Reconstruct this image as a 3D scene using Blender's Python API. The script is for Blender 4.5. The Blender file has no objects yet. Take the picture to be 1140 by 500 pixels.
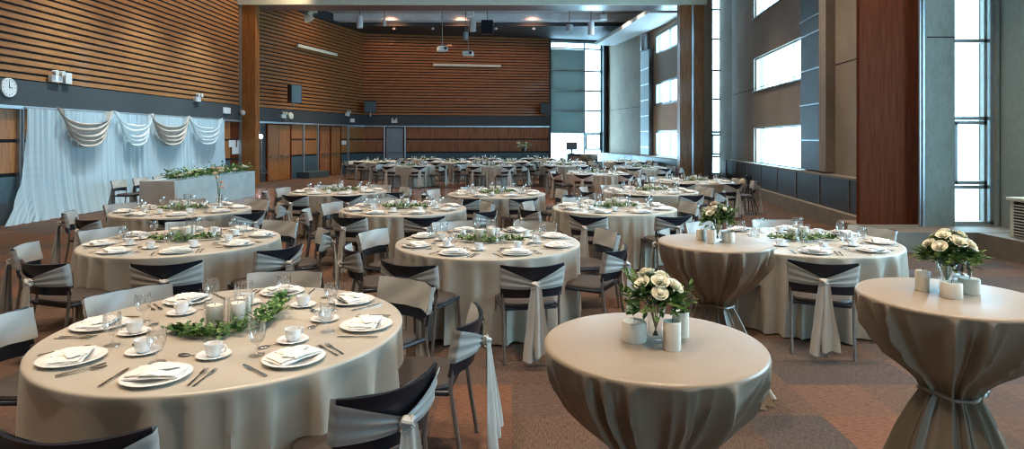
import bpy, math, random
from mathutils import Vector, Matrix
random.seed(7)
PI = math.pi
col = bpy.context.scene.collection
F, HY, CX, HC = 690.0, 154.0, 570.0, 1.79
def PX(px, d): return (px - CX) / F * d
def PZ(py, d): return HC + (HY - py) * d / F
sin, cos = math.sin, math.cos

# ------------------------------------------------------------------ materials
M = {}
def new_mat(name):
    m = bpy.data.materials.new(name); m.use_nodes = True
    nt = m.node_tree; nt.nodes.clear()
    out = nt.nodes.new('ShaderNodeOutputMaterial')
    M[name] = m
    return m, nt, out
def principled(nt, out, colr, rough, metal=0, spec=0.5, sheen=0, trans=0, alpha=1, coat=0):
    p = nt.nodes.new('ShaderNodeBsdfPrincipled')
    p.inputs['Base Color'].default_value = (*colr, 1)
    p.inputs['Roughness'].default_value = rough
    p.inputs['Metallic'].default_value = metal
    p.inputs['Specular IOR Level'].default_value = spec
    p.inputs['Sheen Weight'].default_value = sheen
    p.inputs['Transmission Weight'].default_value = trans
    p.inputs['Alpha'].default_value = alpha
    p.inputs['Coat Weight'].default_value = coat
    if out: nt.links.new(p.outputs[0], out.inputs[0])
    return p
def pos(nt, scale=(1, 1, 1), obj=False):
    if obj:
        g = nt.nodes.new('ShaderNodeTexCoord'); src = g.outputs['Object']
    else:
        g = nt.nodes.new('ShaderNodeNewGeometry'); src = g.outputs['Position']
    mp = nt.nodes.new('ShaderNodeMapping'); mp.inputs['Scale'].default_value = scale
    nt.links.new(src, mp.inputs[0]); return mp.outputs[0]
def noise(nt, vec, scale, detail=3, rough=.5):
    n = nt.nodes.new('ShaderNodeTexNoise'); n.inputs['Scale'].default_value = scale
    n.inputs['Detail'].default_value = detail; n.inputs['Roughness'].default_value = rough
    nt.links.new(vec, n.inputs['Vector']); return n.outputs['Fac']
def ramp(nt, fac, stops):
    r = nt.nodes.new('ShaderNodeValToRGB'); e = r.color_ramp.elements
    e[0].position, e[0].color = stops[0][0], (*stops[0][1], 1)
    e[1].position, e[1].color = stops[-1][0], (*stops[-1][1], 1)
    for p, c in stops[1:-1]:
        n = e.new(p); n.color = (*c, 1)
    nt.links.new(fac, r.inputs[0]); return r.outputs[0]
def bump(nt, fac, p, strength=.3, dist=.01):
    b = nt.nodes.new('ShaderNodeBump'); b.inputs['Strength'].default_value = strength
    b.inputs['Distance'].default_value = dist
    nt.links.new(fac, b.inputs['Height']); nt.links.new(b.outputs[0], p.inputs['Normal'])
def plain(name, c, rough=.5, metal=0, var=.12, scale=8, spec=.5, sheen=0, bmp=0, obj=False, coat=0, stretch=(1, 1, 1)):
    m, nt, out = new_mat(name)
    p = principled(nt, out, c, rough, metal, spec, sheen, coat=coat)
    v = pos(nt, stretch, obj); f = noise(nt, v, scale, 4)
    lo = tuple(x * (1 - var) for x in c); hi = tuple(min(1, x * (1 + var)) for x in c)
    nt.links.new(ramp(nt, f, [(.3, lo), (.7, hi)]), p.inputs['Base Color'])
    if bmp: bump(nt, f, p, bmp, .01)
    return m
def emis(name, c, s):
    m, nt, out = new_mat(name)
    e = nt.nodes.new('ShaderNodeEmission'); e.inputs[0].default_value = (*c, 1); e.inputs[1].default_value = s
    nt.links.new(e.outputs[0], out.inputs[0]); return m
def wood(name, dark, mid, light, rough=.35, stretch=(9, 9, .7), coat=.3, spec=.5):
    m, nt, out = new_mat(name)
    p = principled(nt, out, mid, rough, coat=coat, spec=spec)
    v = pos(nt, stretch); f = noise(nt, v, 2.2, 6, .65)
    nt.links.new(ramp(nt, f, [(.3, dark), (.5, mid), (.72, light)]), p.inputs['Base Color'])
    return m
def glassy(name, tint=(1, 1, 1), base=.06, gl=.03, top=.75):
    m, nt, out = new_mat(name)
    t = nt.nodes.new('ShaderNodeBsdfTransparent'); t.inputs[0].default_value = (*tint, 1)
    g = nt.nodes.new('ShaderNodeBsdfGlossy'); g.inputs['Roughness'].default_value = gl
    lw = nt.nodes.new('ShaderNodeLayerWeight'); lw.inputs['Blend'].default_value = .35
    mr = nt.nodes.new('ShaderNodeMapRange'); mr.inputs['To Min'].default_value = base; mr.inputs['To Max'].default_value = top
    nt.links.new(lw.outputs['Facing'], mr.inputs['Value'])
    mx = nt.nodes.new('ShaderNodeMixShader')
    nt.links.new(mr.outputs[0], mx.inputs[0]); nt.links.new(t.outputs[0], mx.inputs[1]); nt.links.new(g.outputs[0], mx.inputs[2])
    nt.links.new(mx.outputs[0], out.inputs[0]); return m
def fabric(name, c, rough=.55, sheen=.4, weave=260, spec=.35):
    m, nt, out = new_mat(name)
    p = principled(nt, out, c, rough, 0, spec, sheen)
    p.inputs['Sheen Roughness'].default_value = .4
    v = pos(nt, (1, 1, 1), True)
    f = noise(nt, v, weave, 2, .6); g = noise(nt, v, 3, 3)
    mx = nt.nodes.new('ShaderNodeMath'); mx.operation = 'ADD'
    nt.links.new(f, mx.inputs[0]); nt.links.new(g, mx.inputs[1])
    hf = nt.nodes.new('ShaderNodeMath'); hf.operation = 'MULTIPLY'; hf.inputs[1].default_value = .5
    nt.links.new(mx.outputs[0], hf.inputs[0])
    lo = tuple(x * .84 for x in c); hi = tuple(min(1, x * 1.14) for x in c)
    nt.links.new(ramp(nt, hf.outputs[0], [(.35, lo), (.65, hi)]), p.inputs['Base Color'])
    bump(nt, f, p, .12, .002)
    return m

fabric('linen', (.48, .425, .345), .33, .15, spec=.6)
fabric('linen_dark', (.36, .285, .21), .36, .1, spec=.5)
fabric('sash', (.47, .45, .41), .38, .2, spec=.6)
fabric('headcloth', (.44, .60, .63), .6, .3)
fabric('swag_taupe', (.46, .40, .34), .5, .4)
fabric('napkin', (.86, .82, .76), .8, .2)
plain('china', (.86, .86, .85), .15, var=.02, coat=.3)
plain('steel', (.55, .54, .52), .22, 1, var=.08)
plain('legmetal', (.24, .21, .19), .35, .7, var=.08)
plain('alu', (.50, .56, .60), .35, .8, var=.06)
plain('blackplastic', (.009, .012, .020), .28, var=.2)
plain('seatfab', (.040, .028, .023), .6, var=.25, scale=60, obj=True)
plain('seatpan', (.015, .022, .035), .4, var=.2)
plain('wax', (.90, .86, .76), .5, var=.03, spec=.4)
plain('wick', (.03, .03, .03), .8)
plain('stemgreen', (.06, .14, .03), .6, var=.3, scale=40)
plain('petal', (.88, .84, .68), .6, var=.08, scale=30, obj=True)
plain('petal_peach', (.80, .62, .48), .6, var=.08, scale=30, obj=True)
plain('band', (.045, .052, .056), .6, var=.08)
plain('teal', (.06, .10, .12), .35, var=.08)
plain('darkgroove', (.012, .010, .009), .8)
plain('white', (.75, .76, .76), .5, var=.04)
plain('greyceil', (.46, .48, .50), .7, var=.1, scale=1.5)
plain('lightduct', (.74, .80, .85), .6, var=.15, scale=2)
plain('cream', (.68, .72, .60), .6, var=.05)
plain('soffit', (.17, .13, .13), .28, var=.1, scale=2)
plain('panelgrey', (.27, .32, .34), .6, var=.05, scale=1)
plain('plinth', (.21, .175, .135), .7, var=.15, scale=4)
plain('shaft', (.034, .035, .040), .45, var=.2, scale=3)
plain('beige', (.62, .55, .40), .6, var=.05)
plain('dirtwhite', (.60, .60, .57), .5, var=.05)
plain('brownleather', (.10, .06, .04), .6, var=.1)
wood('slatwood', (.22, .085, .024), (.32, .13, .036), (.43, .185, .055), .5, (1.2, 1.2, 14), .05)
wood('doorwood', (.19, .072, .02), (.33, .13, .038), (.45, .19, .06), .35, coat=.1)
wood('redwood', (.075, .017, .007), (.12, .028, .010), (.155, .040, .016), .6, coat=0, spec=.08)
wood('portalwood', (.20, .075, .022), (.32, .125, .038), (.42, .175, .06), .38, coat=.03, spec=.25)
wood('farwood', (.12, .038, .013), (.32, .115, .042), (.42, .16, .06), .6, coat=0)
glassy('glass', base=.09, top=.45)
glassy('winglass', (.94, .98, 1), .02, .01, .12)

def concrete(name, c, seam=True):
    m, nt, out = new_mat(name)
    p = principled(nt, out, c, .75)
    v = pos(nt); f = noise(nt, v, 1.1, 6, .6)
    f2 = noise(nt, pos(nt, (3, 3, 1)), 9, 4, .7)
    mx = nt.nodes.new('ShaderNodeMath'); mx.operation = 'ADD'; nt.links.new(f, mx.inputs[0]); nt.links.new(f2, mx.inputs[1])
    hf = nt.nodes.new('ShaderNodeMath'); hf.operation = 'MULTIPLY'; hf.inputs[1].default_value = .5; nt.links.new(mx.outputs[0], hf.inputs[0])
    nt.links.new(ramp(nt, hf.outputs[0], [(.3, tuple(x * .72 for x in c)), (.5, c), (.7, tuple(x * 1.25 for x in c))]), p.inputs['Base Color'])
    bump(nt, f2, p, .15, .01)
    return m
concrete('concrete', (.29, .24, .19))
concrete('concrete_tan', (.33, .25, .175))
concrete('concrete_green', (.26, .29, .26))

# leaves
m, nt, out = new_mat('leaf')
p = principled(nt, out, (.05, .12, .03), .5)
f = noise(nt, pos(nt, obj=True), 22, 2)
nt.links.new(ramp(nt, f, [(.3, (.03, .085, .02)), (.5, (.08, .18, .04)), (.70, (.24, .36, .10))]), p.inputs['Base Color'])

# sheer curtain
def sheer(name, c, tr):
    m, nt, out = new_mat(name)
    d = nt.nodes.new('ShaderNodeBsdfDiffuse'); d.inputs[0].default_value = (*c, 1)
    t = nt.nodes.new('ShaderNodeBsdfTranslucent'); t.inputs[0].default_value = (*c, 1)
    x = nt.nodes.new('ShaderNodeBsdfTransparent')
    a = nt.nodes.new('ShaderNodeMixShader'); a.inputs[0].default_value = .35
    b = nt.nodes.new('ShaderNodeMixShader'); b.inputs[0].default_value = tr
    nt.links.new(d.outputs[0], a.inputs[1]); nt.links.new(t.outputs[0], a.inputs[2])
    nt.links.new(a.outputs[0], b.inputs[1]); nt.links.new(x.outputs[0], b.inputs[2])
    nt.links.new(b.outputs[0], out.inputs[0])
sheer('sheer', (.70, .87, .95), .10)
sheer('shade', (.27, .32, .31), 0)
sheer('sheerswag', (.80, .86, .88), .06)

# carpet tiles
m, nt, out = new_mat('carpet')
p = principled(nt, out, (.2, .1, .07), .95, spec=.1)
v0 = pos(nt)
sn = nt.nodes.new('ShaderNodeVectorMath'); sn.operation = 'SNAP'; sn.inputs[1].default_value = (.5, .5, 50)
nt.links.new(v0, sn.inputs[0])
wn = nt.nodes.new('ShaderNodeTexWhiteNoise'); nt.links.new(sn.outputs[0], wn.inputs[0])
tile = ramp(nt, wn.outputs['Value'], [(0, (.078, .052, .040)), (.25, (.108, .066, .046)), (.45, (.065, .052, .047)), (.65, (.088, .065, .052)), (.82, (.140, .068, .042)), (1, (.070, .055, .048))])
st = noise(nt, pos(nt, (130, 22, 1)), 1.0, 3, .75); st2 = noise(nt, pos(nt, (22, 130, 1)), 1.0, 3, .75)
gt = nt.nodes.new('ShaderNodeMath'); gt.operation = 'GREATER_THAN'; gt.inputs[1].default_value = .5; nt.links.new(wn.outputs['Value'], gt.inputs[0])
mxs = nt.nodes.new('ShaderNodeMix'); mxs.data_type = 'FLOAT'
nt.links.new(gt.outputs[0], mxs.inputs[0]); nt.links.new(st, mxs.inputs[2]); nt.links.new(st2, mxs.inputs[3])
stc = ramp(nt, mxs.outputs[0], [(.32, (.55, .55, .56)), (.68, (1.5, 1.45, 1.4))])
mu = nt.nodes.new('ShaderNodeMix'); mu.data_type = 'RGBA'; mu.blend_type = 'MULTIPLY'; mu.inputs[0].default_value = 1
nt.links.new(tile, mu.inputs[6]); nt.links.new(stc, mu.inputs[7]); nt.links.new(mu.outputs[2], p.inputs['Base Color'])
bump(nt, mxs.outputs[0], p, .3, .004)
# parquet dance floor
m, nt, out = new_mat('parquet')
p = principled(nt, out, (.22, .08, .035), .22, coat=.4)
v0 = pos(nt)
sn = nt.nodes.new('ShaderNodeVectorMath'); sn.operation = 'SNAP'; sn.inputs[1].default_value = (.12, .9, 50)
nt.links.new(v0, sn.inputs[0])
wn = nt.nodes.new('ShaderNodeTexWhiteNoise'); nt.links.new(sn.outputs[0], wn.inputs[0])
nt.links.new(ramp(nt, wn.outputs['Value'], [(0, (.15, .05, .022)), (1, (.27, .105, .05))]), p.inputs['Base Color'])

# ------------------------------------------------------------------ mesh builder
class MB:
    def __init__(s): s.v = []; s.f = []
    def add(s, vs, fs):
        o = len(s.v); s.v += [tuple(x) for x in vs]; s.f += [tuple(i + o for i in f) for f in fs]
    def box(s, a, b, rz=0, piv=None):
        x0, y0, z0 = a; x1, y1, z1 = b
        vs = [(x, y, z) for z in (z0, z1) for y in (y0, y1) for x in (x0, x1)]
        if rz:
            px, py = piv or ((x0 + x1) / 2, (y0 + y1) / 2)
            vs = [(px + (x - px) * cos(rz) - (y - py) * sin(rz), py + (x - px) * sin(rz) + (y - py) * cos(rz), z) for x, y, z in vs]
        s.add(vs, [(0, 2, 3, 1), (4, 5, 7, 6), (0, 1, 5, 4), (2, 6, 7, 3), (0, 4, 6, 2), (1, 3, 7, 5)])
    def lathe(s, prof, n=24, c=(0, 0, 0), close=False):
        vs = []; fs = []; k = len(prof)
        for i in range(n):
            a = 2 * PI * i / n
            for r, z in prof: vs.append((c[0] + r * cos(a), c[1] + r * sin(a), c[2] + z))
        for i in range(n):
            j = (i + 1) % n
            for q in range(k - 1):
                fs.append((i * k + q, j * k + q, j * k + q + 1, i * k + q + 1))
        s.add(vs, fs)
    def tube(s, pts, r, n=8, cap=True):
        pts = [Vector(p) for p in pts]; rs = r if isinstance(r, (list, tuple)) else [r] * len(pts)
        vs = []; fs = []; up = Vector((0, 0, 1))
        for i, p in enumerate(pts):
            d = (pts[min(i + 1, len(pts) - 1)] - pts[max(i - 1, 0)]).normalized()
            a = d.cross(Vector((0, 0, 1)) if abs(d.z) < .9 else Vector((1, 0, 0))).normalized(); b = d.cross(a)
            for k in range(n):
                t = 2 * PI * k / n; vs.append(p + (a * cos(t) + b * sin(t)) * rs[i])
        for i in range(len(pts) - 1):
            for k in range(n):
                l = (k + 1) % n; fs.append((i * n + k, i * n + l, (i + 1) * n + l, (i + 1) * n + k))
        if cap: fs.append(tuple(range(n))); fs.append(tuple((len(pts) - 1) * n + k for k in range(n)))
        s.add(vs, fs)
    def grid(s, fn, nu, nv, wrap=False):
        vs = [fn(i / (nu if wrap else nu - 1), j / (nv - 1)) for i in range(nu) for j in range(nv)]
        fs = []
        for i in range(nu if wrap else nu - 1):
            k = (i + 1) % nu
            for j in range(nv - 1): fs.append((i * nv + j, k * nv + j, k * nv + j + 1, i * nv + j + 1))
        s.add(vs, fs)
    def shell(s, fn, off, nu, nv):
        """a sheet with thickness: fn front, off(u,v) the vector to its back"""
        g = [[Vector(fn(i / (nu - 1), j / (nv - 1))) for j in range(nv)] for i in range(nu)]
        h = [[g[i][j] + Vector(off(i / (nu - 1), j / (nv - 1))) for j in range(nv)] for i in range(nu)]
        vs = [p for r in g for p in r] + [p for r in h for p in r]; N = nu * nv; fs = []
        for i in range(nu - 1):
            for j in range(nv - 1):
                a, b, c, d = i * nv + j, (i + 1) * nv + j, (i + 1) * nv + j + 1, i * nv + j + 1
                fs.append((a, b, c, d)); fs.append((N + a, N + d, N + c, N + b))
        for i in range(nu - 1):
            for j in (0, nv - 1):
                a, b = i * nv + j, (i + 1) * nv + j; fs.append((a, b, N + b, N + a))
        for j in range(nv - 1):
            for i in (0, nu - 1):
                a, b = i * nv + j, i * nv + j + 1; fs.append((a, b, N + b, N + a))
        s.add(vs, fs)
    def ball(s, c, r, sc=(1, 1, 1), n=10, m=7):
        prof = [(r * sin(PI * i / m), -r * cos(PI * i / m)) for i in range(m + 1)]
        o = len(s.v); s.lathe(prof, n)
        for i in range(o, len(s.v)):
            x, y, z = s.v[i]; s.v[i] = (c[0] + x * sc[0], c[1] + y * sc[1], c[2] + z * sc[2])
    def xf(s, mat):
        s.v = [tuple(mat @ Vector(p)) for p in s.v]; return s
    def build(s, name, mat, parent=None, smooth=True, bevel=0, angle=40):
        me = bpy.data.meshes.new(name); me.from_pydata(s.v, [], s.f); me.update()
        import bmesh
        bm = bmesh.new(); bm.from_mesh(me)
        bmesh.ops.remove_doubles(bm, verts=bm.verts, dist=1e-5)
        bmesh.ops.recalc_face_normals(bm, faces=bm.faces)
        if smooth:
            for f_ in bm.faces: f_.smooth = True
            for e in bm.edges:
                if len(e.link_faces) == 2 and e.calc_face_angle(0) > math.radians(angle): e.smooth = False
        bm.to_mesh(me); bm.free()
        me.materials.append(M[mat])
        o = bpy.data.objects.new(name, me); col.objects.link(o)
        if parent: o.parent = parent
        if bevel:
            b = o.modifiers.new('bevel', 'BEVEL'); b.width = bevel; b.segments = 2; b.limit_method = 'ANGLE'
        return o

def tag(o, label=None, cat=None, group=None, kind=None):
    if label: o['label'] = label
    if cat: o['category'] = cat
    if group: o['group'] = group
    if kind: o['kind'] = kind
    return o
def empty(name, loc=(0, 0, 0), rz=0):
    o = bpy.data.objects.new(name, None); col.objects.link(o); o.location = loc; o.rotation_euler.z = rz
    o.empty_display_size = .1
    return o
KIDS = {}
def copy_tree(o, parent=None):
    c = o.copy(); col.objects.link(c)
    if parent is not None: c.parent = parent
    if o.name not in KIDS: KIDS[o.name] = list(o.children)
    for ch in KIDS[o.name]: copy_tree(ch, c)
    return c
USED = set()
SKIP = set()
def place(proto, loc, rz, label, group=None, sc=None, cat=None):
    """first use moves the prototype, later ones copy it"""
    if label in SKIP: return None
    if proto.name in USED: o = copy_tree(proto)
    else:
        o = proto; USED.add(proto.name)
        KIDS[o.name] = list(o.children)
    o.location = loc; o.rotation_euler.z = rz
    if sc: o.scale = sc
    o['label'] = label
    if group: o['group'] = group
    if cat: o['category'] = cat
    return o
def struct(o): o['kind'] = 'structure'; return o

class Fr:
    """a frame along a wall from p0 to p1; h measured into the room (to the given side)"""
    def __init__(s, p0, p1, inward):
        s.p = Vector(p0); d = Vector(p1) - Vector(p0); s.L = d.length; s.d = d.normalized()
        n = Vector((-s.d.y, s.d.x)); s.n = n if n.dot(Vector(inward) - s.p) > 0 else -n
    def pt(s, a, h, z):
        q = s.p + s.d * a + s.n * h; return (q.x, q.y, z)
    def box(s, mb, a0, a1, h0, h1, z0, z1):
        vs = [s.pt(a, h, z) for z in (z0, z1) for h in (h0, h1) for a in (a0, a1)]
        mb.add(vs, [(0, 2, 3, 1), (4, 5, 7, 6), (0, 1, 5, 4), (2, 6, 7, 3), (0, 4, 6, 2), (1, 3, 7, 5)])
    def at(s, px):   # distance along the wall where a sight line through column px meets it
        q = (px - CX) / F
        return (q * s.p.y - s.p.x) / (s.d.x - q * s.d.y)
def wall(mb, fr, z0, z1, opens=(), t=.35, a0=None, a1=None):
    a0 = 0 if a0 is None else a0; a1 = fr.L if a1 is None else a1
    S = sorted({a0, a1, *[o[0] for o in opens], *[o[1] for o in opens]}); Z = sorted({z0, z1, *[o[2] for o in opens], *[o[3] for o in opens]})
    S = [x for x in S if a0 <= x <= a1]; Z = [x for x in Z if z0 <= x <= z1]
    for i in range(len(S) - 1):
        for j in range(len(Z) - 1):
            ca, cz = (S[i] + S[i + 1]) / 2, (Z[j] + Z[j + 1]) / 2
            if any(o[0] < ca < o[1] and o[2] < cz < o[3] for o in opens): continue
            fr.box(mb, S[i], S[i + 1], -t, 0, Z[j], Z[j + 1])
WN = [0]
def window(fr, o, vs=(), hs=(), t=.05, h=-.2, sashes=()):
    """window in opening o with mullions at vs (along) and hs (height)"""
    WN[0] += 1
    e = struct(empty('window_%d' % WN[0]))
    mb = MB(); a0, a1, z0, z1 = o
    fr.box(mb, a0, a0 + t, h - .06, h + .04, z0, z1); fr.box(mb, a1 - t, a1, h - .06, h + .04, z0, z1)
    fr.box(mb, a0, a1, h - .06, h + .04, z0, z0 + t); fr.box(mb, a0, a1, h - .06, h + .04, z1 - t, z1)
    for v in vs: fr.box(mb, v - t / 2, v + t / 2, h - .05, h + .03, z0, z1)
    for q in hs: fr.box(mb, a0, a1, h - .05, h + .03, q - t / 2, q + t / 2)
    for (b0, b1, y0, y1) in sashes:
        for bb in ((b0, b0 + t, y0, y1), (b1 - t, b1, y0, y1), (b0, b1, y0, y0 + t), (b0, b1, y1 - t, y1)):
            fr.box(mb, bb[0], bb[1], h + .0, h + .07, bb[2], bb[3])
    mb.build('window_frame', 'alu', e, False)
    g = MB(); fr.box(g, a0 + .01, a1 - .01, h - .012, h - .004, z0 + .01, z1 - .01); g.build('window_pane', 'winglass', e, False)
    return e

TOP = 8.3
# ------------------------------------------------------------------ room shell
POLY = [(-11.15, -7.35), (-10.8, 24.8), (-8.35, 33.75), (2.0, 35.5), (5.5, 36.35), (6.85, 31.5), (7.35, 24.85), (9.2, 24.85), (8.6, 23.1), (7.32, 12.6), (7.2, 10.9), (8.6, 10.85), (8.65, 9.3), (9.25, -7.35)]
def slab(z0, z1):
    mb = MB(); n = len(POLY); mb.add([(x, y, z) for z in (z0, z1) for x, y in POLY], [tuple(range(n))[::-1], tuple(range(n, 2 * n))] + [(i, (i + 1) % n, n + (i + 1) % n, n + i) for i in range(n)]); return mb
struct(slab(-.2, 0).build('floor', 'carpet', smooth=False))
mb = MB(); mb.box((-9.2, 14.3, 0), (5.2, 22.0, .012)); struct(mb.build('trim_dance_floor', 'parquet', smooth=False))
mb = slab(TOP, TOP + .3); struct(mb.build('ceiling', 'greyceil', smooth=False))

LN = Fr((-10.78, -7), (-10.42, 24.7), (0, 10))     # long wall on the left
LF = Fr((-10.42, 24.7), (-8.06, 33.4), (0, 25))    # far left, angled
BK = Fr((-8.06, 33.4), (PX(611, 35.1), 35.1), (0, 20))
BW = Fr((PX(611, 35.1), 35.1), (PX(676, 36.0), 36.0), (0, 20))
RD = Fr((6.5, 31.4), (PX(676, 36.0), 36.0), (0, 25))
RC = Fr((6.98, 24.6), (6.5, 31.4), (0, 25))
RN = Fr((8.23, 23.2), (5.45 + .12 * 12.2, 12.2), (0, 15))
for nm, fr in (('wall_left', LN), ('wall_far_left', LF), ('wall_back', BK)):
    b = MB(); wall(b, fr, 0, TOP); struct(b.build(nm, 'band', smooth=False))

ZB, ZT, ZS = 2.48, 3.03, 7.42     # band bottom, band top, slat field top
def slats(fr, a0, a1, nm):
    b = MB(); z = ZT + .03
    while z < ZS:
        fr.box(b, a0, a1, 0, .055, z, z + .105); z += .158
    struct(b.build(nm, 'slatwood', smooth=False))
    g = MB(); fr.box(g, a0, a1, .001, .008, ZT, ZS + .1); struct(g.build(nm + '_backing', 'darkgroove', smooth=False))
slats(LN, 1, LN.L - 1.12, 'wall_left_slats')
slats(LF, 0.0, LF.L, 'wall_far_left_slats')
slats(BK, 0, BK.L, 'wall_back_slats')
b = MB()
for fr, a0, a1 in ((LN, 1, LN.L), (LF, 0, LF.L), (BK, 0, BK.L)):
    fr.box(b, a0, a1, 0, .09, ZB, ZT)
struct(b.build('trim_dark_band', 'band', smooth=False))
b = MB()
for fr, a0, a1 in ((LN, 1, LN.L), (LF, 0, LF.L), (BK, 0, BK.L)):
    fr.box(b, a0, a1, 0, .16, ZB - .07, ZB)
struct(b.build('trim_metal_rail', 'alu', smooth=False))
# lower cladding
def cladding(fr, a0, a1, joints, nm, mat='doorwood', low='teal'):
    b = MB(); g = MB(); t = MB()
    js = [a0] + [j for j in joints if a0 < j < a1] + [a1]
    for i in range(len(js) - 1):
        for z0, z1 in ((1.06, 1.70), (1.77, ZB - .08)):
            fr.box(b, js[i] + .012, js[i + 1] - .012, 0, .05, z0, z1)
    fr.box(g, a0, a1, .001, .02, 0, ZB - .07)
    fr.box(t, a0, a1, 0, .045, .16, .98); fr.box(t, a0, a1, 0, .07, 0, .15)
    struct(b.build(nm, mat, smooth=False)); struct(g.build(nm + '_grooves', 'darkgroove', smooth=False)); struct(t.build('baseboard_' + nm, low, smooth=False))
cladding(LN, 3, LN.at(37), [5, 7, 9, 11, 13, 15, LN.at(-20), LN.at(17)], 'wall_left_panels')
cladding(LN, LN.at(37), LN.at(255), [LN.at(43), LN.at(90), LN.at(140), LN.at(190), LN.at(243)], 'wall_left_panels_behind_curtain')
cladding(LN, LN.at(255), LN.L, [], 'wall_left_end_panels', 'redwood', 'redwood')
cladding(BK, 0, BK.at(427), [BK.at(418)], 'wall_back_panels', 'farwood')
cladding(BK, BK.at(452), BK.L, [BK.at(p_) for p_ in (484, 509, 531, 555, 583)], 'wall_back_wide_panels', 'farwood')
cladding(LF, LF.at(323), LF.at(353), [LF.at(336)], 'wall_far_left_panels')
cladding(LF, LF.at(379), LF.L, [LF.at(386)], 'wall_far_left_corner_panels')
b = MB()
for fr, p_ in ((LN, 18), (LN, 42), (LF, 336), (LF, 352), (LF, 386), (BK, 428), (BK, 451)):
    a = fr.at(p_); fr.box(b, a - .045, a + .045, 0, .12, 0, ZB)
struct(b.build('trim_metal_posts', 'alu', smooth=False))
# doors
def door(fr, a0, a1, n, mat, leaves=1):
    e = struct(empty('door_%d' % n)); f_ = MB()
    fr.box(f_, a0 - .07, a0, 0, .07, 0, 2.42); fr.box(f_, a1, a1 + .07, 0, .07, 0, 2.42); fr.box(f_, a0 - .07, a1 + .07, 0, .07, 2.36, 2.43)
    f_.build('door_frame', 'redwood', e, False)
    w = (a1 - a0) / leaves
    for k in range(leaves):
        l = MB(); fr.box(l, a0 + k * w + .01, a0 + (k + 1) * w - .01, 0, .045, .02, 2.35); l.build('door_leaf', mat, e, False)
        h = MB(); fr.box(h, a0 + k * w + .12, a0 + (k + 1) * w - .12, .08, .11, 1.0, 1.05)
        for aa in (a0 + k * w + .12, a0 + (k + 1) * w - .16): fr.box(h, aa, aa + .04, .045, .11, .99, 1.06)
        h.build('push_bar', 'legmetal', e, False)
door(LF, LF.at(297), LF.at(322), 1, 'doorwood', 2)
door(BK, BK.at(430), BK.at(449), 2, 'panelgrey', 1)
door(LF, LF.at(355), LF.at(366), 3, 'farwood', 1)
door(LF, LF.at(367.5), LF.at(378), 4, 'doorwood', 1)
# sloping entry plinths by the panels
b = MB(); LF.box(b, LF.at(329), LF.at(352), .06, .7, 0, .28); struct(b.build('trim_low_step', 'teal', smooth=False))
b = MB(); LN.box(b, LN.at(-80), LN.at(42), .06, .12, 0, .45); struct(b.build('baseboard_left', 'band', smooth=False))

# ceiling bulkheads beyond the portal
b = MB(); b.box((-10.5, 30.6, 7.62), (7, 31.2, TOP)); struct(b.build('ceiling_bulkhead', 'lightduct', smooth=False))
b = MB(); b.box((-10.5, 31.2, 7.44), (7, 37, TOP)); struct(b.build('ceiling_dark_soffit', 'band', smooth=False))
b = MB(); b.box((-10.5, 29.9, 7.95), (7, 30.6, TOP)); struct(b.build('ceiling_bulkhead_step', 'greyceil', smooth=False))
# soffit along the right side beyond the portal
b = MB()
q = [(PX(662, 33.7), 33.7), (PX(684, 33.7), 33.7), (7.2, 24.9), (PX(722, 24.9), 24.9)]
b.add([(x, y, z) for z in (6.83, 7.0) for x, y in q], [(0, 1, 2, 3), (7, 6, 5, 4), (0, 4, 5, 1), (1, 5, 6, 2), (2, 6, 7, 3), (3, 7, 4, 0)])
struct(b.build('ceiling_sloped_soffit', 'white', smooth=False))

# far window wall
sx = lambda p_: BW.at(p_)
op1 = (sx(613), BW.L - .28, .0, 7.35)
b = MB(); wall(b, BW, 0, TOP, [op1]); struct(b.build('wall_far_glazed', 'band', smooth=False))
window(BW, op1, vs=[sx(652)], hs=[PZ(148, 35.6), PZ(182, 35.6) , PZ(54, 35.6), PZ(79, 35.6), PZ(101, 35.6), PZ(123, 35.6)], t=.09, sashes=[(sx(653), BW.L - .33, PZ(167, 35.7), PZ(149, 35.7))])
b = MB()
BW.box(b, 0.06, sx(651.5), -.12, -.09, PZ(147.5, 35.5), PZ(55, 35.5))
struct(b.build('wall_far_blind_panels', 'shade', smooth=False))
b = MB()
for y in (147.5, 124.5, 101.5, 78.5): BW.box(b, 0.06, sx(651.5), -.09, -.05, PZ(y, 35.5), PZ(y, 35.5) + .04)
struct(b.build('trim_blind_rails', 'alu', smooth=False))
b = MB(); BW.box(b, 0, .1, -.1, .08, 0, TOP); BW.box(b, BW.L - .3, BW.L - .12, 0, .2, 0, 7.4); struct(b.build('trim_far_mullion', 'band', smooth=False))

# right walls beyond the portal
def band_openings(fr, a0, a1): return [(a0, a1, .95, 2.14), (a0, a1, 3.30, 4.37), (a0, a1, 5.67, 6.6)]
b = MB(); wall(b, RD, 0, TOP); struct(b.build('wall_far_right', 'concrete_tan', smooth=False))
oc = band_openings(RC, .4, RC.at(729))
b = MB(); wall(b, RC, 0, TOP, oc); struct(b.build('wall_right_beyond_portal', 'concrete_tan', smooth=False))
for o in oc: window(RC, o, vs=[(o[0] + o[1]) / 2] , hs=[], t=.09, h=-.08)
b = MB(); RC.box(b, RC.at(727.5), RC.at(718), 0, .22, 1.0, 6.0); struct(b.build('wall_right_dark_shaft', 'shaft', smooth=False))
b = MB()
for z in (1.35, 2.1, 2.85, 3.6, 4.35, 5.1): RC.box(b, RC.at(727.3), RC.at(718.2), .22, .235, z, z + .035)
struct(b.build('trim_shaft_bands', 'alu', smooth=False))
b = MB(); b.tube([(*RC.pt(RC.at(722), .14, 0)[:2], 6.0), (*RC.pt(RC.at(722), .14, 0)[:2], 6.83)], .25, 16); struct(b.build('trim_round_duct', 'alu'))
b = MB()
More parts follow.
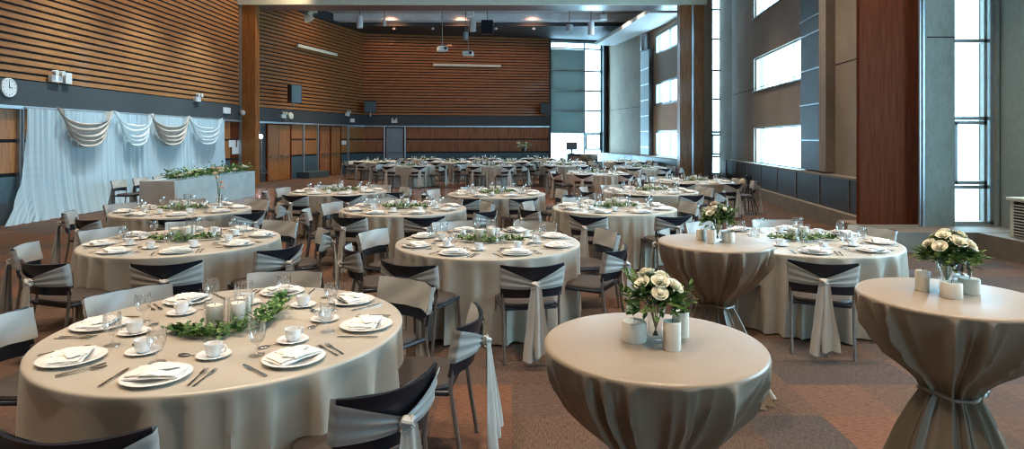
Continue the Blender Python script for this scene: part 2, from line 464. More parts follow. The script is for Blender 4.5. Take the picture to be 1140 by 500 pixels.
for fr in (RC, RD): fr.box(b, 0, fr.L, 0, .4, .12, .93)
struct(b.build('trim_low_cabinet_far', 'shaft', smooth=False))
b = MB()
for fr in (RC, RD): fr.box(b, 0, fr.L, 0, .42, .93, .97)
struct(b.build('trim_low_cabinet_cap_far', 'plinth', smooth=False))
b = MB()
for fr in (RC, RD, RN): fr.box(b, 0, fr.L, .0005, .004, 3.385, 3.405)
struct(b.build('trim_wall_seam', 'darkgroove', smooth=False))

# slot window facing the camera, right of the portal
SL = Fr((7.4, 24.5), (9.2, 24.5), (8, 10))
osl = (SL.at(792), SL.at(806.5), .35, TOP)
b = MB(); wall(b, SL, 0, TOP, [osl]); SL.box(b, -.6, 0, -.35, 0, 0, TOP); struct(b.build('wall_slot', 'concrete', smooth=False))
window(SL, osl, hs=[PZ(y, 24.5) for y in (174.5, 147, 110, 78, 43, 10)], t=.08, h=-.15, sashes=[(osl[0] + .02, osl[1] - .02, PZ(173, 24.5), PZ(149, 24.5))])
b = MB(); b.box((8.23, 23.2, 0), (9.2, 24.6, TOP)); struct(b.build('wall_slot_return', 'concrete', smooth=False))

# right near wall
ra = lambda p_: RN.at(p_)
orn = [(ra(839), ra(897), .98, 2.14), (ra(839), ra(897), 3.30, 4.37), (ra(839), ra(897), 5.67, 6.6)]
b = MB(); wall(b, RN, 0, TOP, orn); struct(b.build('wall_right', 'concrete', smooth=False))
for o in orn:
    w = (o[1] - o[0]) / 4
    window(RN, o, vs=[o[0] + w * k for k in (1, 2, 3)], t=.045, h=-.12)
b = MB(); 
for o in orn: RN.box(b, o[0], o[1], -.10, .06, o[2] - .03, o[2]); 
struct(b.build('trim_window_sill', 'alu', smooth=False))
b = MB(); RN.box(b, ra(898), ra(922), 0, .14, 1.05, TOP); struct(b.build('wall_right_shaft', 'shaft', smooth=False))
b = MB(); RN.box(b, ra(922), ra(930), 0, .2, 1.05, TOP); struct(b.build('trim_shaft_post', 'concrete', smooth=False))
b = MB()
for y in (20, 38, 78, 117, 157): RN.box(b, ra(898), ra(922), .14, .165, PZ(y, 14.6), PZ(y, 14.6) + .03)
struct(b.build('trim_shaft_rails', 'alu', smooth=False))
# low cabinets under the windows
e1 = RN.L + .75
b = MB(); RN.box(b, -.2, e1, 0, .26, .31, .97); struct(b.build('trim_low_cabinet', 'shaft', smooth=False))
b = MB()
a = .2
while a < e1: RN.box(b, a, a + .03, .26, .275, .33, .96); a += 1.55
struct(b.build('trim_cabinet_joints', 'legmetal', smooth=False))
b = MB(); RN.box(b, -.2, e1 + .02, 0, .29, .97, 1.01); struct(b.build('trim_cabinet_cap', 'plinth', smooth=False))
b = MB(); RN.box(b, -.2, e1 + .75, .1, .40, 0, .31)
b.box((5.85, 9.7, 0), (8.4, 11.2, .316)); b.box((7.3, 5.5, 0), (8.4, 9.9, .309))
struct(b.build('trim_plinth', 'plinth', smooth=False))
# big wooden pier and concrete bay
b = MB(); b.box((PX(957, 10.6), 10.6, .31), (PX(1025, 10.6) , 10.7, TOP)); struct(b.build('wall_right_wood_pier', 'redwood', smooth=False))
b = MB(); b.box((6.1, 10.7, .31), (7.3, 10.95, TOP)); struct(b.build('wall_right_pier_core', 'concrete', smooth=False))
PD = Fr((RN.p.x + RN.d.x * RN.L, RN.p.y + RN.d.y * RN.L), (6.075, 10.87), (0, 20))
b = MB(); wall(b, PD, 0, TOP, t=.2); struct(b.build('wall_right_pier_side', 'concrete', smooth=False))
b = MB(); b.box((PX(1025.2, 10.33), 10.36, .31), (PX(1027, 10.33), 10.40, TOP)); b.box((PX(1027.6, 10.33), 10.33, .31), (PX(1029.7, 10.33), 10.37, TOP)); struct(b.build('trim_pier_edge', 'alu', smooth=False))
NB = Fr((PX(1030, 10.35), 10.35), (PX(1113, 10.35), 10.35), (5, 0))
onb = (NB.at(1063), NB.at(1110.5), .33, TOP)
b = MB(); wall(b, NB, .3, TOP, [onb], t=.14); struct(b.build('wall_right_bay', 'concrete_green', smooth=False))
b = MB(); NB.box(b, NB.at(1032), NB.at(1063), .0005, .004, PZ(42, 10.35), PZ(42, 10.35) + .02); struct(b.build('trim_bay_seam', 'darkgroove', smooth=False))
window(NB, onb, vs=[NB.at(1102)], hs=[PZ(y, 10.5) for y in (208, 132, 46)], t=.06, h=-.12, sashes=[(NB.at(1064.5), NB.at(1102), PZ(205, 10.5), PZ(135, 10.5))])
NR = Fr((PX(1112, 10.35), 10.8), (8.25, 9.4), (0, 9.5))
b = MB(); wall(b, NR, 0, TOP); struct(b.build('wall_right_near', 'concrete_green', smooth=False))
NC = Fr((8.25, 9.4), (8.9, -7), (0, 2))
on = [(1.6, 7.6, 1.0, 4.4)]
b = MB(); wall(b, NC, 0, TOP, on); struct(b.build('wall_right_front', 'concrete_green', smooth=False))
for o in on: window(NC, o, vs=[o[0] + 1.7, o[0] + 3.4], t=.07)
# wall behind the photographer, glazed
BB = Fr((-11, -7), (9, -7), (0, 0))
ob = [(15.5, 18.0, .9, 3.0)]
b = MB(); wall(b, BB, 0, TOP, ob); struct(b.build('wall_behind', 'concrete', smooth=False))
for o in ob: window(BB, o, vs=[o[0] + 1.25], t=.07)

# portal: two wooden columns and a deep header
def column(x0, x1, nm):
    b = MB(); b.box((x0, 23.6, 0), (x1, 24.0, 7.05)); struct(b.build(nm, 'portalwood', smooth=False))
column(-10.35, PX(289, 24.0), 'wall_portal_column_left')
xa, xb, xc = PX(757, 23.6), PX(783.5, 23.6), PX(771, 23.6)
column(xa, xb, 'wall_portal_column_right')
b = MB(); b.box((-10.4, 23.55, 0), (-10.29, 23.62, 7)); b.box((xc - .03, 23.56, 0), (xc + .03, 23.62, 7)); struct(b.build('trim_portal_edge', 'alu', smooth=False))
b = MB(); b.box((xb, 23.65, 0), (PX(791, 23.65), 24.6, TOP)); struct(b.build('wall_portal_concrete', 'concrete', smooth=False))
b = MB(); b.box((-10.6, 23.45, 6.86), (PX(786, 23.6), 23.6, TOP)); struct(b.build('ceiling_header_beam', 'cream', smooth=False))
b = MB(); b.box((-10.6, 23.6, 6.88), (xb, 24.75, TOP)); struct(b.build('ceiling_header_soffit', 'soffit', smooth=False))
# outside wall seen through the far glazing
e = tag(empty('neighbouring_building', (9, 62, 0)), 'pale building with reddish louvres seen through the tall far window', 'building')
b = MB(); b.box((-1, 0, -1), (9, 4, 15)); b.build('facade', 'white', e, False)
b = MB()
for k in range(9): b.box((-1.02, -.25, 4.2 + k * .8), (9, 0, 4.42 + k * .8))
b.build('louvre', 'petal_peach', e, False)

# ------------------------------------------------------------------ chair
def B(u, z, off=0):      # point on the curved back shell; off>0 towards the sitter
    w = .245 + .012 * (z - .5) / .3
    x = w * u; y = -.195 - .085 * (1 - u * u) - (z - .5) * .20
    nx, ny = -.66 * u, 1.0; l = math.hypot(nx, ny)
    return (x + nx / l * off, y + ny / l * off, z)
def make_chair():
    r = empty('banquet_chair'); r['category'] = 'chair'
    mb = MB()
    def seat(u, v):
        a = 2 * PI * u; c, s_ = cos(a), sin(a); k = (abs(c) ** 4 + abs(s_) ** 4) ** -.25
        rr, z = [(0, .468), (.5, .470), (.85, .466), (.97, .455), (1, .440), (.98, .425)][int(round(v * 5))]
        return (.228 * k * c * rr, .01 + .212 * k * s_ * rr, z)
    mb.grid(seat, 32, 6, True); mb.build('seat', 'seatfab', r)
    mb = MB()
    for s_ in (-1, 1): mb.tube([(s_ * .222, .19, .425), (s_ * .226, 0, .42), (s_ * .228, -.21, .425)], .013)
    mb.box((-.215, -.19, .402), (.215, .20, .424)); mb.build('seat_frame', 'seatpan', r)
    for s_ in (-1, 1):
        mb = MB(); mb.tube([(s_ * .232, .215, .004), (s_ * .226, .195, .25), (s_ * .222, .18, .42)], .0125); mb.build('leg', 'legmetal', r)
        mb = MB(); mb.tube([(s_ * .232, -.275, .004), (s_ * .230, -.235, .25), (s_ * .230, -.205, .45), (s_ * .234, -.212, .57)], .0125); mb.build('leg', 'legmetal', r)
    mb = MB()
    def bk(u, v):
        U = 2 * u - 1; top = .775 + .022 * U * U; z = .515 + .01 * (1 - U * U) + v * (top - .525); return B(U, z, .007)
    def bo(u, v):
        U = 2 * u - 1; a = Vector(B(U, .6, 0)) - Vector(B(U, .6, .016)); return a
    mb.shell(bk, bo, 17, 9); mb.build('backrest', 'blackplastic', r)
    # sash: flat band over the front, pinched to a knot behind
    mb = MB()
    def sf(u, v):
        U = (2 * u - 1) * 1.07; z = .595 + v * .178 + .01 * abs(U) + .002 * sin(9 * U); return B(U, z, .013 + .004 * sin(U * 5 + v * 6))
    mb.grid(sf, 21, 7)
    for s_ in (-1, 1):
        def sb(u, v, s_=s_):
            U = s_ * (1.07 - u * 1.04); a = abs(U) / 1.07
            zc = .632 + .055 * a; hh = .026 + .066 * a ** .8
            off = -.020 - .016 * (1 - a) + .006 * sin(v * 17 + 2 * a) * (1 - .5 * a)
            if u == 0: off = .013
            return B(U, zc + (2 * v - 1) * hh, off)
        mb.grid(sb, 16, 15)
    sash = mb.build('sash', 'sash', r, angle=70)
    mb = MB(); c = Vector(B(0, .632, -.05))
    mb.ball(c, .032, (1, .8, 1.15), 12, 8); mb.tube([c + Vector((-.03, -.008, .025)), c + Vector((0, -.03, .012)), c + Vector((.03, -.008, -.02))], .013, 8)
    mb.tube([c + Vector((.028, -.006, .028)), c + Vector((0, -.026, -.004)), c + Vector((-.028, -.006, -.024))], .012, 8)
    mb.build('knot', 'sash', sash)
    for s_, ln, ph in ((-1, .565, 0), (1, .52, 1.4)):
        mb = MB()
        def tl(u, v, s_=s_, ln=ln, ph=ph):
            w = .026 + .036 * min(1, v * 1.3) + .004 * sin(v * 7 + ph)
            x = s_ * (.010 + .035 * v) + (2 * u - 1) * w
            y = c.y - .016 - .05 * v + (.006 + .022 * v) * sin(u * 8 + ph + v * 2) - s_ * .004 - .008 * (1 - v)
            return (x, y, c.z - .01 - v * ln + .02 * (u - .5) * s_)
        mb.shell(tl, lambda u, v: (0, .0025, 0), 10, 14); mb.build('tail', 'sash', sash, angle=70)
    return r
CHAIR = make_chair()

# ------------------------------------------------------------------ round table
def rt_cloth(seed, R=.915, H=.75):
    rnd = random.Random(seed); ph = [rnd.uniform(0, 6.28) for _ in range(6)]; n = (17, 19, 18)[seed % 3]
    def fn(u, v):
        a = 2 * PI * u
        if v < .3:
            k = v / .3; return (R * k * cos(a) * .99, R * k * sin(a) * .99, H)
        t = (v - .3) / .7
        if t < .06:
            q = t / .06 * PI / 2; rr = R * .99 + .016 * sin(q); z = H - .016 * (1 - cos(q)); return (rr * cos(a), rr * sin(a), z)
        t = (t - .06) / .94
        w = a + .18 * sin(3 * a + ph[0]) + .12 * sin(5 * a + ph[1])
        fo = cos(n * w + ph[2]) * .7 + .45 * cos((n - 7) * a + ph[3]) + .25 * cos(2 * n * w + ph[4])
        fo = (.55 * fo + .75 * (1 - 2 * abs(sin((n + 3) * w / 2 + ph[4] + .7 * sin(3 * a))) ** .8)) * (.8 + .3 * sin(2 * a + ph[5]))
        amp = .004 + .066 * t ** .6 * (1 if fo > 0 else 1.15)
        rr = R * .99 + .012 + .004 * t + amp * fo
        return (rr * cos(a), rr * sin(a), H - .016 - t * (H - .016 - .012))
    mb = MB()
    vs = []; fs = []
    nu, nv = 224, 26
    lv = [0, .15, .297] + [.3 + .7 * x for x in (.0, .02, .04, .06)] + [.3 + .7 * (.06 + .94 * (k / 18)) for k in range(1, 19)]
    nv = len(lv)
    for i in range(nu):
        for v in lv: vs.append(fn(i / nu, v))
    for i in range(nu):
        k = (i + 1) % nu
        for j in range(nv - 1): fs.append((i * nv + j, k * nv + j, k * nv + j + 1, i * nv + j + 1))
    mb.add(vs, fs); return mb
def make_table(seed):
    r = empty('round_table'); r['category'] = 'table'
    rt_cloth(seed).build('tablecloth', 'linen', r, angle=80)
    return r
TABLES = [make_table(s) for s in (1, 2, 3)]

# ------------------------------------------------------------------ tableware
def make_plate():
    mb = MB(); mb.lathe([(0, .004), (.055, .004), (.085, .006), (.10, .013), (.138, .020), (.142, .019), (.138, .015), (.10, .006), (.07, 0), (0, 0)], 32)
    o = mb.build('dinner_plate', 'china'); o['category'] = 'plate'; return o
def make_napkin():
    mb = MB()
    def layer(w, d, z, t, rz, ox=0, oy=0, bow=.004, ph=0):
        def fn(u, v):
            x, y = (u - .5) * w, (v - .5) * d
            zz = z + bow * (1 - (2 * u - 1) ** 4) + .0018 * sin(u * 13 + ph) * cos(v * 9 + ph)
            return (ox + x * cos(rz) - y * sin(rz), oy + x * sin(rz) + y * cos(rz), zz)
        mb.shell(fn, lambda u, v: (0, 0, -t), 11, 7)
    layer(.225, .135, .030, .007, .04, ph=1); layer(.215, .125, .038, .005, -.05, .004, .002, ph=2)
    layer(.085, .15, .045, .005, .06, -.005, 0, .005, ph=3); layer(.16, .06, .049, .003, .5, .01, .0, .003, 4)
    o = mb.build('folded_napkin', 'napkin', angle=60); o['category'] = 'napkin'; return o
def make_cup():
    mb = MB(); mb.lathe([(0, .004), (.022, .0), (.026, .006), (.036, .022), (.040, .045), (.041, .062), (.039, .062), (.037, .045), (.033, .022), (.02, .008), (0, .008)], 24)
    r = mb.build('coffee_cup', 'china'); r['category'] = 'cup'
    h = MB(); h.tube([(.038, 0, .052), (.055, 0, .055), (.064, 0, .042), (.058, 0, .026), (.036, 0, .018)], .0042, 6); h.build('cup_handle', 'china', r)
    return r
def make_saucer():
    mb = MB(); mb.lathe([(0, .004), (.028, .004), (.05, .007), (.077, .015), (.079, .014), (.05, .003), (.03, 0), (0, 0)], 28)
    o = mb.build('saucer', 'china'); o['category'] = 'saucer'; return o
def make_goblet():
    mb = MB(); mb.lathe([(0, 0), (.034, .001), (.033, .004), (.012, .008), (.006, .014), (.0055, .040), (.010, .048), (.026, .062), (.036, .085), (.038, .11), (.034, .142), (.0335, .142), (.037, .11), (.035, .086), (.024, .064), (0, .054)], 24)
    mb.v = [(x * 1.12, y * 1.12, z * 1.14) for x, y, z in mb.v]
    o = mb.build('water_goblet', 'glass'); o['category'] = 'glass'; return o
def cutlery(kind):
    mb = MB(); L = {'fork': .19, 'knife': .22, 'spoon': .17}[kind]
    def strip(prof, t=.0022):
        vs = []; fs = []; n = len(prof)
        for x, w, z in prof: vs += [(-w, x, z), (w, x, z), (w, x, z + t), (-w, x, z + t)]
        for i in range(n - 1):
            a, b = i * 4, i * 4 + 4
            for k in range(4): fs.append((a + k, a + (k + 1) % 4, b + (k + 1) % 4, b + k))
        fs += [(0, 1, 2, 3), tuple((n - 1) * 4 + k for k in (3, 2, 1, 0))]; mb.add(vs, fs)
    if kind == 'fork':
        strip([(-.095, .006, .001), (-.06, .0055, .002), (0, .003, .004), (.03, .0035, .004), (.045, .011, .003), (.06, .012, .002)])
        for k in (-1.5, -.5, .5, 1.5):
            o = len(mb.v); strip([(.058, .0018, .002), (.08, .0016, .003), (.096, .001, .006)])
            for i in range(o, len(mb.v)): x, y, z = mb.v[i]; mb.v[i] = (x + k * .0062, y, z)
    elif kind == 'knife':
        strip([(-.11, .006, .001), (-.09, .0075, .001), (-.01, .0055, .002)], .005); strip([(-.012, .005, .002), (.02, .0095, .002), (.08, .010, .002), (.105, .004, .002)], .002)
    else:
        strip([(-.085, .006, .001), (-.04, .004, .003), (.02, .003, .005), (.035, .006, .004)]); mb.ball((0, .058, .006), .03, (.62, 1, .14), 12, 6)
    nm = {'fork': 'dinner_fork', 'knife': 'dinner_knife', 'spoon': 'teaspoon'}[kind]
    o = mb.build(nm, 'steel'); o['category'] = kind; return o
PLATE, NAPKIN, CUP, SAUCER, GOBLET, FORK, KNIFE, SPOON = make_plate(), make_napkin(), make_cup(), make_saucer(), make_goblet(), cutlery('fork'), cutlery('knife'), cutlery('spoon')

def make_vase(r, h):
    mb = MB(); mb.lathe([(0, 0), (r, 0), (r, h), (r - .003, h), (r - .003, .008), (0, .008)], 28)
    o = mb.build('cylinder_vase', 'glass'); o['category'] = 'vase'; return o
def make_candle(r, h, nm='pillar_candle'):
    mb = MB(); mb.lathe([(0, 0), (r * .97, 0), (r, .004), (r, h - .006), (r * .93, h), (r * .5, h - .003), (0, h - .005)], 28)
    o = mb.build(nm, 'wax'); o['category'] = 'candle'
    w = MB(); w.tube([(0, 0, h - .006), (.001, 0, h + .004), (.003, .001, h + .012)], .0012, 5); w.build('wick', 'wick', o)
    return o
VA, VB = make_vase(.055, .165), make_vase(.050, .225)
CA, CB = make_candle(.043, .12), make_candle(.038, .13)
def leaf(mb, p, d, up, L, W):
    d = d.normalized(); s_ = d.cross(up).normalized(); n = s_.cross(d)
    vs = [p, p + d * L * .35 + s_ * W + n * .12 * L, p + d * L * .75 + s_ * W * .75 + n * .1 * L, p + d * L, p + d * L * .75 - s_ * W * .75 + n * .1 * L, p + d * L * .35 - s_ * W + n * .12 * L, p + d * L * .5]
    mb.add(vs, [(0, 1, 6), (1, 2, 6), (2, 3, 6), (3, 4, 6), (4, 5, 6), (5, 0, 6)])
def make_garland(seed, n, pts, wid=.035, hgt=.05):
    rnd = random.Random(seed); r = empty('leafy_garland'); r['category'] = 'garland'
    st = MB(); lf = MB(); P = [Vector(p) for p in pts]
    def path(t):
        x = t * (len(P) - 1); i = min(int(x), len(P) - 2); k = x - i; k = k * k * (3 - 2 * k) * .5 + k * .5
        return P[i].lerp(P[i + 1], k)
    st.tube([path(k / 16) for k in range(17)], .004, 6)
    for k in range(6):
        p = path(.1 + .16 * k); q = Vector((rnd.uniform(-.08, .08), rnd.uniform(-.08, .08), .03)); st.tube([p, p + q * .6, p + q], .0025, 5)
    for k in range(n):
        t = rnd.random(); e_ = .45 + .55 * sin(PI * t) ** .5
        p = path(t) + Vector((rnd.gauss(0, wid) * e_, rnd.gauss(0, wid) * e_, abs(rnd.gauss(0, hgt * .55)) * e_))
        d = Vector((rnd.uniform(-1, 1), rnd.uniform(-1, 1), rnd.uniform(-.1, .8)))
        p.z = max(p.z, .006)
        leaf(lf, p, d, Vector((rnd.uniform(-.5, .5), rnd.uniform(-.5, .5), 1)), rnd.uniform(.026, .044), rnd.uniform(.010, .016))
    st.build('stem', 'stemgreen', r); lf.build('foliage', 'leaf', r, smooth=False)
    return r
GARL = [make_garland(3, 520, [(-.27, -.10, .010), (-.13, -.19, .01), (.03, -.18, .01), (.16, .0, .02), (.17, .18, .04), (.12, .40, .06)], .032, .045),
        make_garland(5, 300, [(-.30, -.02, .015), (-.15, -.09, .02), (.05, -.11, .02), (.2, -.02, .02), (.34, .03, .015)], .035, .05)]

NEARNAME8 = {0: ['right side', 'far right', 'far side', 'far left', 'left side', 'near left', 'near side', 'near right'],
             1: ['right side toward the back', 'far side at right', 'far side at left', 'left side toward the back', 'left side toward the front', 'near side at left', 'near side at right', 'right side toward the front']}
OVER = {(1, 0): (8, 1.04, -14), (1, 1): (50, 1.0), (1, 2): (98, 1.0), (1, 3): (146, .96), (1, 6): (-89, 1.03), (1, 7): (-39, 1.08)}
def table(X, Y, phase, name, seed, level, skip=(), gl=True, chairs=8, cs=1.09):
    """level 2: full settings, 1: no cutlery parts, 0: far away"""
    rnd = random.Random(seed * 13 + 5)
    place(TABLES[seed % 3], (X, Y, 0), rnd.uniform(0, 6), 'round table in long taupe cloth, ' + name, 'round dining tables')
    names = NEARNAME8[0 if phase == 0 else 1]; T = .7505
    short = name
    for k in range(8):
        a = math.radians(phase + 45 * k); w = names[k]; ux, uy = cos(a), sin(a); rz = a + PI / 2
        if k not in skip:
            ja = a + math.radians(rnd.uniform(-4, 4)); dd = cs + rnd.uniform(-.03, .05)
            ro = math.radians(rnd.uniform(-9, 9))
            if (seed, k) in OVER:
                ov = OVER[seed, k]; ja, dd = math.radians(ov[0]), ov[1]
                ro = math.radians(ov[2]) if len(ov) > 2 else ro * .4
            place(CHAIR, (X + cos(ja) * dd, Y + sin(ja) * dd, 0), ja + PI / 2 + ro,
                  'black sashed chair, %s, %s' % (w, short), 'sashed chairs around the round tables')
        def at(rad, side, z): return (X + ux * rad - uy * side, Y + uy * rad + ux * side, z)
        jr = rz + rnd.uniform(-.15, .15)
        place(PLATE, at(.735, 0, T), jr, 'white plate, %s, %s' % (w, short), 'dinner plates')
        place(NAPKIN, at(.735, 0, T - .006), jr + rnd.uniform(-.5, .5), 'folded cream napkin, %s, %s' % (w, short), 'napkins on the plates')
        # side>0 is to the sitter's left or right depending on the seat
        place(SAUCER, at(.47, .12, T), jr, 'white saucer, %s, %s' % (w, short), 'saucers')
        place(CUP, at(.47, .12, T + .004), rnd.uniform(0, 6.28), 'white coffee cup, %s, %s' % (w, short), 'coffee cups')
        place(GOBLET, at(.55, -.09 + rnd.uniform(-.02, .02), T), 0, 'clear water glass, %s, %s' % (w, short), 'water glasses')
        if level >= 1:
            place(KNIFE, at(.73, -.185, T), rz + rnd.uniform(-.1, .1), 'steel knife beside plate, %s, %s' % (w, short), 'table knives')
            place(FORK, at(.73, .175, T), rz + rnd.uniform(-.06, .1), 'inner steel fork, %s, %s' % (w, short), 'table forks')
            place(FORK, at(.735, .21, T), rz + rnd.uniform(-.1, .06), 'outer steel fork, %s, %s' % (w, short), 'table forks')
        if level >= 2:
            place(SPOON, at(.47, .03, T), rz + 1.2 + rnd.uniform(-.3, .3), 'small steel teaspoon, %s, %s' % (w, short), 'teaspoons')
    cb = rnd.uniform(-.25, .25)
    vas = [(-.085, -.03, VA, CA, 'wide low'), (.02, .09, VB, CB, 'tall rear'), (.035, -.02, VA, CB, 'narrower low')]
    if level == 0: vas = vas[:2]
    for dx, dy, v, c_, wd in vas:
        place(v, (X + dx, Y + dy, T), 0, '%s glass cylinder at the centre, %s' % (wd, short), 'glass candle cylinders')
        place(c_, (X + dx, Y + dy, T + .009), 0, 'white candle inside the %s glass, %s' % (wd, short), 'candles in glass cylinders')
    if gl: place(GARL[0 if seed == 1 else 1], (X, Y, T), 0 if seed == 1 else cb, 'green leafy garland around the candles, ' + short, 'table garlands')

TB = [
 (-1.54, 3.42, 0, 'nearest left table', 1, 2, (5,)),
 (-3.34, 6.32, 22.5, 'table behind the nearest left one', 2, 2, ()),
 (-.24, 6.24, 22.5, 'nearest middle table', 3, 2, ()),
 (2.94, 6.33, 30, 'table beside the low cabinets', 4, 2, ()),
 (1.53, 9.31, 22.5, 'table behind the rear cocktail table', 5, 1, ()),
 (-4.78, 9.0, 22.5, 'table in front of the head table', 6, 1, ()),
 (-1.60, 9.2, 22.5, 'table behind the nearest middle one', 7, 1, ()),
 (-.29, 11.7, 22.5, 'middle table at near dance-floor edge', 8, 1, ()),
 (-3.4, 12.2, 22.5, 'left table at near dance-floor edge', 9, 1, ()),
 (2.73, 12.25, 22.5, 'right table at near dance-floor edge', 10, 1, ()),
 (4.4, 15.0, 22.5, 'table before the right portal column', 11, 1, ()),
 (2.53, 18.4, 22.5, 'table in line with black desk', 12, 0, ()),
 (4.55, 22.0, 22.5, 'table beside the far right cabinets', 13, 0, ()),
 (-3.85, 23.3, 22.5, 'front left table past dance floor', 14, 0, ()),
 (-.78, 23.3, 22.5, 'front middle table past dance floor', 15, 0, ()),
 (2.0, 23.6, 22.5, 'front right table past dance floor', 16, 0, ()),
 (-6.0, 27.5, 22.5, 'leftmost table near the far doors', 17, 0, ()),
 (-2.6, 27.0, 22.5, 'second-row left table past the dance floor', 18, 0, ()),
 (-.1, 27.2, 22.5, 'second-row middle table past dance floor', 19, 0, ()),
 (2.3, 26.9, 22.5, 'second-row right table past dance floor', 20, 0, ()),
 (-4.4, 30.8, 22.5, 'back-row table under the far wall door', 21, 0, ()),
 (-1.4, 31.2, 22.5, 'back-row middle table under far wall', 22, 0, ()),
 (1.3, 31.2, 22.5, 'back-row table before the far glazing', 23, 0, ()),
 (5.0, 27.6, 22.5, 'farthest right table near black desk', 24, 0, ()),
]
for t in TB: table(t[0], t[1], t[2], t[3], t[4], t[5], t[6])

# ------------------------------------------------------------------ cocktail tables
def make_cocktail(seed):
    rnd = random.Random(seed); r = empty('cocktail_table'); r['category'] = 'table'
    ph = [rnd.uniform(0, 6.28) for _ in range(6)]; R = .381; H = 1.07; n = 17
    pr = [(1.07 - .02, .386), (1.0, .376), (.92, .345), (.85, .298), (.78, .235), (.72, .160), (.67, .118), (.635, .108), (.61, .116), (.55, .148), (.43, .200), (.30, .245), (.15, .290), (.05, .325), (.008, .345)]
    def R_of(z):
        for (z0, r0), (z1, r1) in zip(pr, pr[1:]):
            if z1 <= z <= z0:
                k = (z0 - z) / (z0 - z1); k2 = k; return r0 + (r1 - r0) * k2
        return pr[-1][1]
    zs = [1.05 - (1.05 - .008) * (k / 56) for k in range(57)]
    nu = 420; vs = []; fs = []
    rows = []
    for k in (0, .5, .97): rows.append(('t', k))
    for q in (.25, .5, .75, 1): rows.append(('e', q))
    for z in zs: rows.append(('s', z))
    for i in range(nu):
        a = 2 * PI * i / nu
        for ty, v in rows:
            if ty == 't': rr = R * v; z = H
            elif ty == 'e': rr = R * .975 + .014 * sin(v * PI / 2); z = H - .016 * (1 - cos(v * PI / 2))
            else:
                z = v; t = max(0, (1.05 - z)); tw = .35 * sin(a * 2 + ph[5]) * min(1, t * 2.2) * (1 if z > .64 else .6)
                w = a + .10 * sin(3 * a + ph[0]) + .08 * sin(7 * a + ph[1]) + tw * .25
                fo = cos(n * w + ph[2]) + .45 * cos((n + 9) * w + ph[3]) + .35 * cos(7 * w + ph[4])
                s1 = (1 - 2 * abs(sin((n * w + ph[2]) / 2 + .6 * sin(4 * w + ph[4]))) ** .75) * .8 + .4 * (1 - 2 * abs(sin((n + 14) * w / 2 + ph[3])) ** .8) + .12 * fo
                base = R_of(z)
                if z > .635: amp = .033 * min(1, .10 + t / .12) * min(1, (.2 + base / .30))
                else: amp = .015 + .030 * (.635 - z) / .635
                rr = base + amp * s1
                if z < .12: rr += .018 * (1 - z / .12) * sin(31 * a + ph[3] * 2) + .01 * (1 - z / .12)
                a2 = a + tw * .12
                vs.append((rr * cos(a2), rr * sin(a2), z)); continue
            vs.append((rr * cos(a), rr * sin(a), z))
    nv = len(rows)
    for i in range(nu):
        k = (i + 1) % nu
        for j in range(nv - 1): fs.append((i * nv + j, k * nv + j, k * nv + j + 1, i * nv + j + 1))
    mb = MB(); mb.add(vs, fs); mb.build('tablecloth', 'linen_dark', r, angle=85)
    mb = MB(); pts = [((.122 + .006 * sin(9 * t)) * cos(t), (.122 + .006 * sin(9 * t)) * sin(t), .638 + .008 * sin(3 * t + 1)) for t in [2 * PI * k / 40 for k in range(41)]]
    mb.tube(pts, .008, 8); mb.ball((.03, -.135, .636), .028, (1.3, .8, .9)); mb.build('waist_tie', 'linen_dark', r)
    return r
def make_rose(nm='rose', seed=1, mat='petal'):
    rnd = random.Random(seed); mb = MB()
    for ring, (n, rr, h, op) in enumerate(((3, .009, .030, .2), (4, .016, .031, .45), (5, .024, .028, .8), (6, .032, .022, 1.15))):
        for k in range(n):
            a0 = 2 * PI * (k + .5 * ring) / n + rnd.uniform(-.2, .2); wd = 2 * PI / n * .75
            def fn(u, v, a0=a0, wd=wd, rr=rr, h=h, op=op):
                a = a0 + (u - .5) * wd * 2 * (1 - .25 * v); edge = 1 - (2 * u - 1) ** 2 * .35
                r_ = rr * (.25 + .75 * v ** .6) + op * .010 * v ** 3; z = h * v * edge - ring * .003 + .002 * sin(u * 9) * v
                return (r_ * cos(a), r_ * sin(a), z)
            mb.grid(fn, 7, 5)
    mb.ball((0, 0, .014), .0135, (1, 1, 1.15))
    for k in range(5):
        mb.ball((.008 * cos(k * 1.26), .008 * sin(k * 1.26), .020), .0085, (1, 1, 1.1), 8, 5)
    return mb, mat
